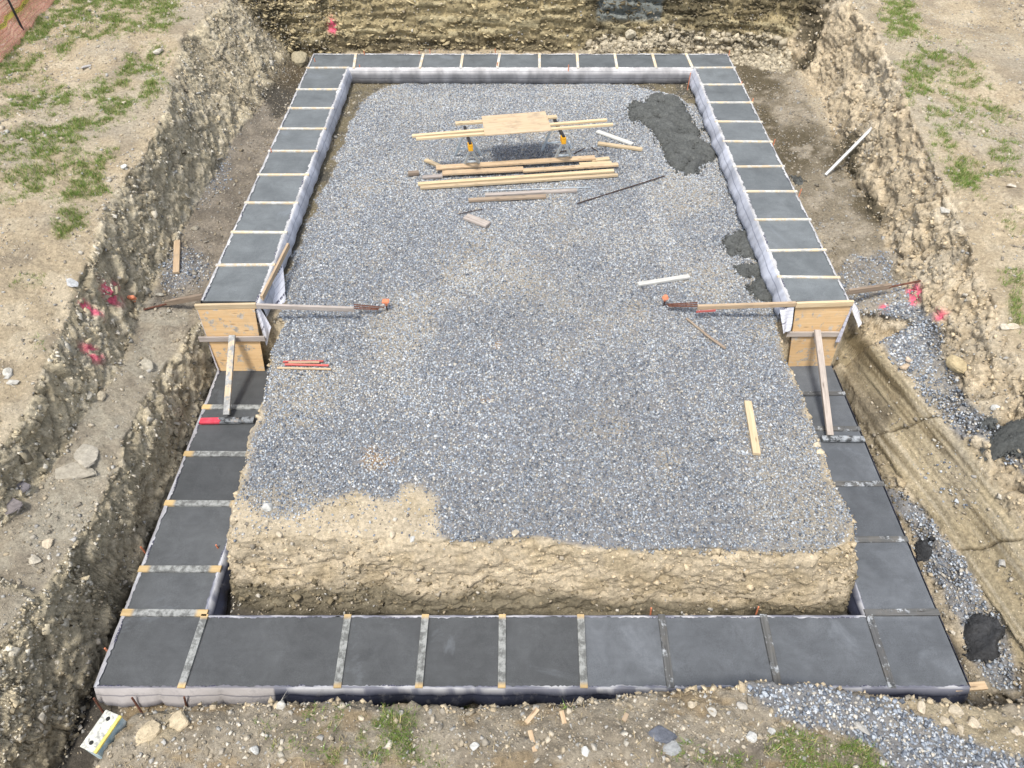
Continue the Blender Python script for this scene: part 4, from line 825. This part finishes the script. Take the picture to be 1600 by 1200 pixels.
bulkhead(((1243,478),(1330,476),(1297,571),(1231,572)), 'plywood step bulkhead at the right, braced by a long grey weathered prop', ((1284,685),(1350,686)), 'kicker_plain', ((1277,516),(1297,680)), ((1243,475),(1332,472)), ((1229,522),(1316,522)))
# loose ends of form fabric by the steps
def sheet(name, corners, parent, n=18, amp=.03, seed=0, c=(.66,.67,.73), fold=5):
    a, b, cc, d = [np.array(x) for x in corners]; V_, uv, C_ = [], [], []
    nr = np.cross(b-a, d-a); nr = nr/np.linalg.norm(nr)
    for i in range(n+1):
        for j in range(n+1):
            u, v = i/n, j/n; p = (a*(1-u)+b*u)*(1-v)+(d*(1-u)+cc*u)*v
            w = amp*(math.sin(u*fold+seed)*(.3+v)+.8*math.sin(v*4+u*7+seed*2)*v); V_.append(p+nr*w-np.array(parent.location)); uv.append((u*.6, v*.6)); C_.append(c)
    id_ = np.arange((n+1)**2).reshape(n+1, n+1); Fx = np.stack([id_[:-1,:-1], id_[:-1,1:], id_[1:,1:], id_[1:,:-1]], -1).reshape(-1,4)
    return link(name, mesh_np(name, np.array(V_), Fx, np.array(C_, np.float32), np.array(uv), smooth=True), M['fabric'], parent)
sheet('fabric_flap', (P(440,412,ZU-.03), P(404,470,ZU-.02), P(421,508,.45), P(448,490,.55)), up, amp=.05, seed=1)
sheet('fabric_flap', (P(398,482,ZU-.05), P(404,478,ZU-.02), P(424,512,.62), P(416,540,.30)), up, amp=.03, seed=3)
sheet('fabric_flap', (P(1218,482,ZU-.02), P(1241,480,ZU-.02), P(1236,518,.62), P(1222,520,.62)), up, amp=.03, seed=4)
sheet('fabric_flap', (P(1328,462,ZU), P(1331,474,ZU-.02), P(1341,512,.60), P(1345,490,.66)), up, amp=.04, seed=5, c=(.76,.76,.80))
sheet('fabric_flap', (P(1331,476,ZU-.05), P(1333,478,ZU-.06), P(1312,535,.4), P(1305,535,.4)), up, amp=.01, seed=6, c=(.42,.42,.48))
sheet('fabric_flap', (P(305,478,ZU-.05), P(309,486,ZU-.06), P(343,578,ZL+.05), P(338,575,ZL+.05)), up, amp=.01, seed=7, c=(.60,.58,.62))
# ---------------------------------------------------------------- battens and stakes beside the steps
def battens():
    a, b = P(401,478,1.06), P(553,483,.98); board('batten', a, b, .045, .075, 'greywood', label='long greyish batten from the left bulkhead across the gravel to rusty stakes', cat='batten')
    a, b = P(1090,480,.98), P(1243,475,1.06); board('batten', a, b, .05, .075, 'lumber', label='long brownish batten with a red stripe from the right bulkhead to rusty stakes', cat='batten')
    a, b = P(1088,482.6,.97)+Vector((0,-.03,0)), P(1118,481.6,.975)+Vector((0,-.03,0)); board('red_stripe', a, b, .01, .04, 'red', bpy.data.objects['batten.001'])
    for k, (a, b, lb) in enumerate((((553,480),(601,482),'rusty flat steel stakes at the end of the left batten'),((1090,477),(1042,477),'rusty flat steel stakes at the end of the red striped batten'))):
        e0, e1 = P(*a, .90), P(*b, .84); e = empty('steel_stakes', (e0+e1)/2, lb, 'stake')
        for j in range(3): board('stake', e0+Vector((0,.03*(j-1),.015*j)), e1+Vector((R.uniform(-.1,.02),.025*(j-1),.0)), .022, .012, 'rust', e)
    for a, b, lb in (((605,485),(604,467),'orange square safety cap on a rebar pin beside the left batten'),((1037,478),(1037,464),'orange round safety cap on a rebar pin beside the right batten')):
        p = G(*a); e = empty('capped_pin', p, lb, 'safety cap'); hgt = .17
        rod('pin', p, p+Vector((0,0,hgt)), .012, 'rebar', e)
        bm = bmesh.new()
        if 'square' in lb: bmesh.ops.create_cube(bm, size=1, matrix=Matrix.Translation((0,0,hgt+.02)) @ Matrix.Diagonal((.11,.10,.035,1))); bmesh.ops.bevel(bm, geom=bm.edges[:], offset=.01, segments=2, affect='EDGES')
        else: bmesh.ops.create_cone(bm, cap_ends=True, segments=20, radius1=.055, radius2=.03, depth=.045, matrix=Matrix.Translation((0,0,hgt+.02)))
        bmesh.ops.create_cone(bm, cap_ends=True, segments=12, radius1=.022, radius2=.022, depth=.06, matrix=Matrix.Translation((0,0,hgt-.03)))
        me = bpy.data.meshes.new('cap'); bm.to_mesh(me); bm.free(); link('cap', me, M['orange'], e)
battens()
a = P(318,463,ZU-.02); b = G(262,478); b.z += .06; board('batten', a, b, .05, .09, 'oldwood', label='muddy brown batten from the left bulkhead corner down to the bank toe', cat='batten')
p, q = G(264,479), G(226,486); rod('steel_stake', p+Vector((0,0,.06)), q+Vector((0,0,.03)), .016, 'rust', label='rusty steel stake at the low end of the muddy left batten', cat='stake')
a = P(1325,456,ZU-.0); b = P(1391,447,.98); board('batten', a, b, .05, .09, 'oldwood', label='short brown batten with a pale top running from the right bulkhead to the bank', cat='batten')
p, q = P(1388,449,.97), G(1437,441); rod('steel_stake', p, q+Vector((0,0,.03)), .016, 'rust', label='rusty steel stake driven into the right bank behind the short batten', cat='stake')
# orange cap lying at the toe of the left bank
p = G(208,469); e = bmesh.new(); bmesh.ops.create_cube(e, size=1, matrix=Matrix.Rotation(.5,4,'X') @ Matrix.Diagonal((.11,.05,.10,1))); bmesh.ops.bevel(e, geom=e.edges[:], offset=.012, segments=2, affect='EDGES')
bmesh.ops.create_cone(e, cap_ends=True, segments=12, radius1=.02, radius2=.02, depth=.07, matrix=Matrix.Translation((0,.02,-.06)))
me = bpy.data.meshes.new('rebar_protector'); e.to_mesh(me); e.free(); tag(link('rebar_protector', me, M['orange'], loc=p+Vector((0,0,.05))), 'loose orange cap lying at the toe of the left bank beside pink paint', 'safety cap')
# ---------------------------------------------------------------- lumber on the gravel
gboard((682,270),(929,254), .14, .04, 'lumber', 'long brown plank along the back of the lumber pile', lift=.11)
gboard((924,255.5),(951,252.5), .10, .04, 'pine', 'short pale board end at the right back of the lumber pile', lift=.07)
gboard((905,260),(955,257.5), .09, .04, 'pine', 'pale offcut under the back plank at the right end of the lumber pile', lift=.045)
gboard((691.5,276.5),(817.5,270), .14, .04, 'lumber', 'shorter light brown plank in the middle left of the lumber pile', lift=.085)
gboard((817,272),(965,262.5), .10, .04, 'lumber', 'orange brown board in the middle right of the lumber pile', lift=.075)
gboard((660.5,280.5),(692,278), .09, .04, 'greywood', 'greyish board stub at the left end of the lumber pile', lift=.045)
gboard((653.5,292),(958.5,271), .085, .045, 'pine', 'rear of two long fresh cream boards at the front of the lumber pile', lift=.06)
gboard((657,297),(964.5,277), .075, .045, 'pine', 'front of two long fresh cream boards at the front of the lumber pile', lift=.05)
gboard((638,275),(655,273.5), .10, .06, 'oldwood', 'small brown wood block lying left of the lumber pile', cat='wood block', name='wood_block')
gboard((665,253),(698,267), .09, .04, 'pine', 'short pale board slanting out from the left back of the lumber pile')
gboard((758,308),(901,300.5), .085, .045, 'greywood', 'pale grey board, longer one of two in front of the lumber pile')
gboard((732,316),(853,310), .09, .045, 'oldwood', 'weathered brown board lying against the pale grey board before the lumber pile')
rod('steel_rod', *onG((754,300),(923,294.5), .03), .008, 'steel', label='thin silver rod lying between the lumber pile and the grey boards', cat='rod')
rod('rebar', *onG((716,336),(754,328.5), .025), .007, 'rebar', label='short thin dark rod on gravel behind the small plank offcut', cat='rod')
p, q = onG((728,342),(763,355), .05); board('plank_offcut', p, q, .17, .045, 'greywood', label='short wide grey plank offcut with pale sawn end, alone on the gravel', cat='board')
rod('rebar', *onG((902,320),(1038,277), .03), .011, 'rebar', label='long thin rusty rod lying diagonally right of the lumber pile', cat='rod')
rod('rebar', *onG((896,242),(914,233), .025), .009, 'rebar', label='short dark rod slanting up beside the right sawhorse feet', cat='rod')
rod('rebar', *onG((866,241),(888,236.5), .025), .009, 'rebar', label='short dark rod lying between the legs of the right sawhorse', cat='rod')
rod('rebar', *onG((924,232),(934,238.5), .025), .009, 'rebar', label='tiny dark rod piece right of the right sawhorse', cat='rod')
gboard((933,208),(988,228), .11, .035, 'paleboard', 'pale grey board slanting on gravel, upper of the pair right of the sawhorses')
gboard((934,227),(1003,236.5), .09, .045, 'pine', 'cream board with brown edge, lower of the pair right of the sawhorses')
gboard((996,447.5),(1076,435), .085, .04, 'paleboard', 'whitish board lying alone on gravel above the right batten')
gboard((1167,631),(1181,713), .10, .045, 'pine', 'pale fresh board lying lengthwise at the right side of the gravel')
gboard((1072,500),(1105,527), .03, .025, 'oldwood', 'thin dark stick lying on gravel below the right batten', name='stick', cat='stick'); 
gboard((1101,524),(1133,547), .045, .02, 'oldwood', 'broken dark splinter of wood at the lower end of the thin stick', name='stick', cat='stick')
for (a, b, mt, lb, lf) in (((443,567.5),(506,566.5),'red','thin red lath at the back of the small stake bundle on the left gravel',.03),((446,572),(514,573.5),'red','reddish lath in the middle of the small stake bundle',.035),((452,570),(500,569.8),'lumber','brown lath between the red laths of the small bundle',.05),((434,577),(518,579),'lumber','pale thin lath at the front of the small stake bundle',.03)):
    gboard(a, b, .03, .02, mt, lb, cat='lath', name='lath', lift=lf)
gboard((278,379),(276.5,429), .10, .04, 'lumber', 'yellowish board lying lengthwise on the dirt floor left of the upper footing', lift=.035)
p, q = G(1289,276), G(1366,199); board('pole', p+Vector((0,0,.04)), q+Vector((0,0,.05)), .055, .03, 'white', label='white pole leaning up the right bank', cat='pole')
p, q = P(1307,583,-.25), P(1333,618,-.33); board('board', p, q, .10, .04, 'lumber', up=(-.5,-.3,.8), label='yellowish board dropped in the right trench beside the bulkhead')
p, q = P(322,942,-.30), P(340,938,-.30); board('board', p, q, .12, .04, 'oldwood', label='grey board scrap in the dark gap at the left front corner of the island')
gboard((1327,1118),(1327,1120), .01, .01, 'oldwood', 'x') if False else None
for a, b, lb in (((822,1131),(840,1109),'pale splintered wood chip, upper one on the near bank'),((828,1143),(836,1175),'long pale wood splinter on the near bank below the wood chip'),((877,1112),(882,1132),'brownish wood stick standing in the near bank edge'),((974,1128),(979,1116),'short wood splinter on the near bank below the front footing')):
    gboard(a, b, .045, .02, 'lumber', lb, cat='wood splinter', name='wood_splinter', lift=.025)
# ---------------------------------------------------------------- sawhorses with boards and plywood
def sawhorse(front, rear, feet, label):
    tf = P(*front, 1.47); tr = P(*rear, 1.47)
    gp = [G(*f) for f in feet]
    e = empty('sawhorse', Vector(((tf.x+tr.x)/2,(tf.y+tr.y)/2, gz(tf.x, tf.y))), label, 'sawhorse', 'sawhorses carrying the plywood')
    board('beam', tf, tr, .05, .06, 'black', e)
    d = (tf-tr).normalized()
    for k, (top, sgn) in enumerate(((tf, 1),(tr, -1))):
        if k == 0: c = board('end_cap', top-d*sgn*(.10)+Vector((0,0,-.06)), top+d*sgn*.03+Vector((0,0,-.06)), .085, .12, 'yellow', e)
        for f in gp[2*k:2*k+2]:
            board('leg', top+Vector((0,0,-.08)), f+Vector((0,0,.02)), .044, .044, 'steel' if k == 0 else 'steel', e, up=(0,1,0))
        m0 = gp[2*k].lerp(top, .25); m1 = gp[2*k+1].lerp(top, .25); board('stretcher', m0, m1, .028, .028, 'steel', e, up=(0,1,0))
sawhorse((735,226),(726,199), ((724.5,261),(751,260),(712,243),(752,243)), 'left sawhorse with yellow end cap and grey steel legs under the boards')
sawhorse((881,215),(866,186), ((865.5,252),(894.5,251),(847,236),(893,232)), 'right sawhorse with yellow end cap and grey steel legs under the boards')
ZB = 1.47+.03+.025
def hb(a, b, w, lb): board('board', P(*a, ZB), P(*b, ZB), w, .042, 'pine', label=lb)
hb((711.6,193),(870,182.5), .10, 'rear cream board laid across the sawhorses under the plywood')
hb((644,212.5),(948,187.5), .07, 'middle cream board laid across the sawhorses')
hb((650,217),(957.5,194.5), .065, 'front cream board laid across the sawhorses')
zt = ZB+.032
q = [P(757.5,212,zt), P(862,204,zt), P(852,174.5,zt), P(752.5,182,zt)]
tag(panel('plywood_sheet', q, .02, 'plypale', None, (0,0,1)), 'stained plywood sheet lying on the boards over the sawhorses', 'plywood')
# ---------------------------------------------------------------- painted block at the near left
c0, c1, c2, c3 = P(124,1166,1.0), P(165,1108,1.0), P(190,1119,1.0), P(149,1178,1.0)
ctr = (c0+c1+c2+c3)/4; ax_ = (c1-c0); wd = (c3-c0); e = empty('steel_block', Vector((ctr.x,ctr.y,.62)), 'white painted block with two round holes and a yellow edge at the near left corner', 'block')
Lb, Wb = ax_.length, .13; xax = ax_.normalized(); yax = Vector((0,0,1)).cross(xax)
def blk(name, cx, cy, cz, sx, sy, sz, mat, bev=.004):
    bm = bmesh.new(); bmesh.ops.create_cube(bm, size=1, matrix=Matrix.Diagonal((sx,sy,sz,1))); bmesh.ops.bevel(bm, geom=bm.edges[:], offset=bev, segments=2, affect='EDGES')
    me = bpy.data.meshes.new(name); bm.to_mesh(me); bm.free(); o = link(name, me, M[mat], e)
    w = Vector((ctr.x,ctr.y,1.0))+xax*cx+yax*cy+Vector((0,0,cz)); m = Matrix.Identity(4)
    for i, a in enumerate((xax, yax, Vector((0,0,1)))): m[0][i], m[1][i], m[2][i] = a
    m.translation = w-e.location; o.matrix_local = m; return o
wy = abs(wd.dot(yax)) ; 
blk('body', 0, 0, -.20, Lb*.97, wy*.95, .36, 'bluepaint'); blk('top_plate', 0, .012, -.01, Lb, wy-.03, .02, 'paint'); blk('edge_strip', 0, -wy/2+.012, -.008, Lb, .03, .028, 'yelpaint')
for sx in (-.32,.32): 
    bm = bmesh.new(); bmesh.ops.create_cone(bm, cap_ends=True, segments=20, radius1=.02, radius2=.02, depth=.006); me = bpy.data.meshes.new('hole'); bm.to_mesh(me); bm.free()
    o = link('hole', me, M['hole'], e); o.location = Vector((ctr.x,ctr.y,1.002))+xax*Lb*sx+yax*.01-e.location
# ---------------------------------------------------------------- individual rocks
def rock(px, py, size, c, label, flat=.7, asp=1.3, seed=0, npt=16, lift=.2):
    rr = random.Random(seed*17+int(px)); bm = bmesh.new()
    for _ in range(npt):
        v = Vector((rr.gauss(0,1), rr.gauss(0,1), rr.gauss(0,1))).normalized(); v = Vector((v.x*size*asp, v.y*size, v.z*size*flat))*rr.uniform(.85,1.08); bm.verts.new(v)
    bmesh.ops.convex_hull(bm, input=bm.verts[:]); 
    for v in [v for v in bm.verts if not v.link_faces]: bm.verts.remove(v)
    bmesh.ops.bevel(bm, geom=bm.edges[:], offset=size*.09, segments=1, affect='EDGES')
    bmesh.ops.subdivide_edges(bm, edges=bm.edges[:], cuts=1)
    for v in bm.verts: v.co += v.co.normalized()*rr.uniform(-.03,.03)*size
    me = bpy.data.meshes.new('rock'); bm.to_mesh(me); bm.free()
    at = me.attributes.new('Col', 'FLOAT_COLOR', 'POINT'); k = len(me.vertices); cc = np.ones((k,4), np.float32); cc[:, :3] = np.array(c)*R.uniform(.9,1.1,(k,1)); at.data.foreach_set('color', cc.ravel())
    p = G(px, py); o = link('rock', me, M['rock'], loc=p+Vector((0,0,size*flat*lift+.01))); o.rotation_euler = (rr.uniform(-.25,.25), rr.uniform(-.25,.25), rr.uniform(0,3.1)); return tag(o, label, 'rock')
WH, TN, SLT = (.56,.56,.53), (.52,.45,.34), (.13,.14,.165)
rock(419,794,.075, WH, 'largest pale pointed rock at the left front corner of the gravel', 1.0, 1.0, 1)
rock(416,818,.05, TN, 'tan rock in front of the pale pointed rock at the gravel corner', .8, 1.1, 2)
rock(437,836,.045, TN, 'small tan rock on the bare dirt right of the gravel corner rocks', .8, 1.1, 3)
rock(612,836,.05, TN, 'tan rock at the dirt edge, middle left above the clay face', .7, 1.3, 4)
rock(645,843,.04, WH, 'flat white stone right of the tan rock above the clay face', .5, 1.4, 5)
rock(805,834,.05, TN, 'tan rock on the gravel edge above the middle of the clay face', .6, 1.4, 6)
rock(550,808,.028, (.36,.36,.36), 'lone grey pebble in the middle of the bare dirt patch', .7, 1.2, 7)
rock(1276,696,.055, TN, 'upper of two tan clods at the right edge of the gravel', .7, 1.2, 8)
rock(1281,707,.055, (.58,.5,.36), 'lower of two tan clods at the right edge of the gravel', .7, 1.2, 9)
rock(1173,1152,.062, WH, 'rounded white rock on the near bank below the gravel swath', .8, 1.1, 10)
rock(1160,1104,.055, (.42,.40,.36), 'grey angular rock beside the upper tip of the near gravel swath', .7, 1.2, 11)
rock(1112,1112,.05, (.44,.42,.37), 'grey rock on the near bank left of the gravel swath tip', .7, 1.2, 12)
rock(1079,1102,.04, TN, 'small tan rock near the front bank edge right of centre', .8, 1.2, 13)
rock(440,1104,.058, (.50,.48,.43), 'squarish grey rock on the front bank edge left of centre', .95, 1.0, 14)
rock(397,1175,.055, WH, 'pale pointed rock low on the near bank at left', .8, 1.1, 15)
rock(742,1167,.045, WH, 'white rounded stone low on the near bank right of the grass', .8, 1.2, 16)
rock(914,1175,.04, WH, 'pale slim stone on the near bank below the wood splinter', .7, 1.4, 17)
rock(1035,1148,.11, SLT, 'large dark slate slab on the near bank, bigger of two', .25, 1.5, 18)
rock(1048,1170,.075, (.30,.31,.31), 'smaller grey slate slab touching the large dark slab', .25, 1.6, 19)
rock(1205,1142,.045, (.40,.40,.38), 'grey stone lying right of the rounded white rock', .7, 1.1, 20)
rock(565,1123,.035, TN, 'tan stone inside the near grass clump', .7, 1.2, 21)
rock(1345,1138,.06, (.40,.39,.36), 'flat grey stone at the lower edge of the near gravel swath', .4, 1.7, 22)
rock(232,1148,.12, (.50,.42,.29), 'biggest tan clod on the near bank beside the painted block', .45, 1.2, 23, 26)
rock(283,1130,.10, (.50,.42,.29), 'broad tan clod on the near bank edge right of the biggest one', .45, 1.3, 24, 26)
for k, (px, py, s, lb) in enumerate(((1440,1108,.055,'pale broken rock left of the tan rock cluster on the near right bank'),(1492,1112,.07,'largest tan rock of the cluster on the near right bank'),(1475,1128,.055,'tan rock below the largest one of the near right cluster'),(1520,1130,.06,'flat tan rock at the right end of the near right cluster'),(1588,1145,.05,'tan rock at the far right edge of the near bank'),(1500,1142,.05,'broad low tan rock at the bottom of the near right cluster'))):
    rock(px, py, s, TN, lb, .65, 1.35, 30+k)
rock(137,621,.09, (.36,.34,.29), 'flat grey rock on the left bench, left one of a pair', .45, 1.3, 40)
rock(157,621,.085, (.42,.37,.28), 'flat tan rock on the left bench, right one of a pair', .45, 1.3, 41)
rock(228,573,.12, (.40,.37,.30), 'broad pale slab at the edge of the left bench above the trench', .35, 1.4, 42)
rock(135,712,.17, (.40,.37,.31), 'large pale flat slab on the left bench, upper of two', .2, 1.5, 43)
rock(117,741,.16, (.36,.33,.27), 'large pale flat slab on the left bench, lower of two', .2, 1.7, 44)
rock(33,760,.11, (.17,.16,.17), 'dark slate slab at the left edge of the bench, upper of two', .3, 1.4, 45)
rock(16,788,.14, (.20,.18,.18), 'dark slate slab at the left edge of the bench, lower of two', .3, 1.4, 46)
rock(57,876,.07, (.46,.42,.34), 'rounded pale stone low on the left bench', .7, 1.1, 47)
rock(75,850,.07, TN, 'tan flat stone low on the left bench above the rounded pale stone', .45, 1.4, 48)
rock(113,444,.085, (.52,.53,.53), 'white flat rock at the brink of the left bank beside the pink paint', .5, 1.5, 49)
rock(14,583,.07, (.54,.52,.46), 'white pointed rock on the left bank above the flat one', .6, 1.3, 50)
rock(22,598,.06, (.50,.48,.43), 'white flat rock on the left bank below the pointed one', .4, 1.5, 51)
rock(248,82,.10, (.50,.47,.40), 'pale rock at the brink of the left bank near the far end', .6, 1.3, 52)
rock(135,105,.10, (.38,.37,.36), 'grey slab lying on the far left bank below the fence', .3, 1.5, 53)
rock(194,262,.06, WH, 'small white stone at the left bank brink below the grass', .7, 1.2, 54)
rock(305,358,.07, (.32,.29,.23), 'tan rock on the floor at the toe of the left bank', .6, 1.2, 55)
rock(250,462,.06, (.34,.32,.27), 'grey stone on the floor between the orange cap and the footing', .6, 1.2, 56)
rock(265,487,.05, (.36,.34,.29), 'flat grey stone under the muddy left batten', .5, 1.3, 57)
rock(985,55,.17, (.52,.47,.36), 'big pale boulder on the rubble at the foot of the far face', .8, 1.1, 58)
rock(470,95,.28, (.33,.29,.20), 'large brown mound of rock at the far left corner of the footing', .7, 1.0, 59)
rock(1413,574,.075, (.50,.40,.29), 'tan rock at the brink of the right trench, upper of two', .6, 1.2, 60)
rock(1418,563,.06, (.56,.46,.36), 'pinkish tan rock just above the other at the right trench brink', .6, 1.2, 61)
rock(1495,572,.15, (.44,.36,.22), 'large tan boulder on the right bank beside the gravel bench', .6, 1.4, 62)
rock(1555,640,.07, WH, 'white rounded stone on the right bank above the dark concrete heap', .7, 1.1, 63)
rock(1570,512,.07, (.54,.49,.40), 'pale stone high on the right bank near the edge of the view, left one', .6, 1.2, 64)
rock(1583,512,.07, (.50,.44,.34), 'tan stone high on the right bank near the edge of the view, right one', .6, 1.2, 65)
rock(1475,330,.08, (.52,.50,.45), 'pale block on the right bank below the grass', .7, 1.2, 66)
rock(1408,755,.10, (.40,.33,.22), 'tan rock at the foot of the striped wall in the right trench', .7, 1.1, 67)
rock(1580,292,.07, (.52,.47,.39), 'flat pale stone on the right bank right of the large grass clump', .4, 1.4, 68)
# ---------------------------------------------------------------- safety fence at the far left
pa, pb, pc = G(-40,125), G(38,50), G(95,-12); ff = empty('safety_fence', G(38,50), 'orange netting fence with yellow caution tape on a dark post at the far left', 'fence')
def fencepath(t):
    return pa.lerp(pb, t*2) if t < .5 else pb.lerp(pc, t*2-1)
Vn, Fn = [], []; n, hN = 120, 14; hgt = 1.15
outd = Vector((-.8,.25,0))
def fp(t, v):
    b = fencepath(t); sag = .05*math.sin(t*9)+.03*math.sin(t*31); lean = -.18*v
    p = Vector((b.x, b.y, gz(b.x, b.y)))+outd*(lean*-.5+.10*math.sin(t*14+v*3)*(.2+v)+.25*max(0,.25-v)*-1.5); p.z += v*hgt+sag*v; return p
def strand(p, q, wd_):
    d_ = (q-p).normalized(); s_ = d_.cross(outd.normalized()).normalized()*wd_; k = len(Vn)
    Vn.extend([p-s_, p+s_, q+s_, q-s_]); Fn.append((k,k+1,k+2,k+3))
for i in range(n):
    t0, t1 = i/n, (i+1)/n
    for j in range(hN+1): strand(fp(t0, j/hN), fp(t1, j/hN), .011)
    for j in range(hN): strand(fp(t0, j/hN), fp(t0, (j+1)/hN), .009)
link('netting', mesh_np('netting', np.array([v-ff.location for v in Vn]), np.array(Fn)), M['net'], ff)
pb0 = fp(.5, 0); rod('post', (pb.x+.03,pb.y-.05,gz(pb.x,pb.y)-.2), (pb.x-.02,pb.y+.0,gz(pb.x,pb.y)+1.5), .024, 'black', ff)
V_, F_ = [], []
for i in range(61):
    t = i/60; a, b = fp(t, .34+.04*math.sin(t*8)), fp(t, .34+.04*math.sin(t*8)+.075)
    off = Vector((.05,-.03,0)); V_ += [a+off-ff.location, b+off-ff.location]
for i in range(60): F_.append((2*i, 2*i+2, 2*i+3, 2*i+1))
tp = link('tape', mesh_np('tape', np.array(V_), np.array(F_), smooth=True), M['tape'], ff)
for t in (.10,.18,.26,.34,.42,.55,.63,.71,.79,.87):
    cu = bpy.data.curves.new('tape_text', 'FONT'); cu.body = 'CAUTION'; cu.size = .085; cu.align_x = 'CENTER'; cu.align_y = 'CENTER'
    to = bpy.data.objects.new('tmp', cu); COL.objects.link(to); dg = bpy.context.evaluated_depsgraph_get(); me = bpy.data.meshes.new_from_object(to.evaluated_get(dg)); bpy.data.objects.remove(to)
    p0, p1 = fp(t-.03, .378), fp(t+.03, .378); x = -(p1-p0).normalized(); z = Vector((0,0,1)); nrm = x.cross(z)
    m = Matrix.Identity(4); zz = (z-x*z.dot(x)).normalized()
    for i, a in enumerate((x, zz, x.cross(zz))): m[0][i], m[1][i], m[2][i] = a
    m.translation = (fp(t, .34+.04*math.sin(t*8)+.037))+Vector((.085,-.05,.012))-ff.location
    o = link('lettering', me, M['ink'], tp); o.matrix_local = m
# ---------------------------------------------------------------- light, sky, camera
SUN = Vector((.17,.36,-.91)).normalized()
sd = bpy.data.lights.new('sun', 'SUN'); sd.energy = 2.05; sd.angle = math.radians(9); sd.color = (1,.94,.84)
so = bpy.data.objects.new('sun', sd); COL.objects.link(so); so.rotation_euler = SUN.to_track_quat('-Z', 'Y').to_euler(); so.location = (-20,-10,30)
w = bpy.data.worlds.new('World'); S.world = w; w.use_nodes = True; nt = w.node_tree; bg = nt.nodes['Background']
sk = nt.nodes.new('ShaderNodeTexSky'); sk.sky_type = 'NISHITA'; sk.sun_disc = False; sk.sun_elevation = math.asin(-SUN.z); sk.sun_rotation = math.atan2(-SUN.x, -SUN.y); sk.air_density = 1.0; sk.dust_density = 2.5
hs = nt.nodes.new('ShaderNodeHueSaturation'); hs.inputs['Saturation'].default_value = .5; nt.links.new(sk.outputs[0], hs.inputs['Color']); nt.links.new(hs.outputs[0], bg.inputs['Color']); bg.inputs['Strength'].default_value = .15
cd = bpy.data.cameras.new('camera'); co = bpy.data.objects.new('camera', cd); COL.objects.link(co)
co.location = (0,0,CH); co.rotation_euler = (math.pi/2-PITCH, 0, 0); cd.sensor_width = 36; cd.lens = 36*F/1600; cd.clip_end = 600; cd.clip_start = .05
S.camera = co
S.view_settings.view_transform = 'Standard'; S.view_settings.look = 'None'; S.view_settings.gamma = 1; S.view_settings.exposure = .68
S.render.resolution_x = 1024; S.render.resolution_y = 768
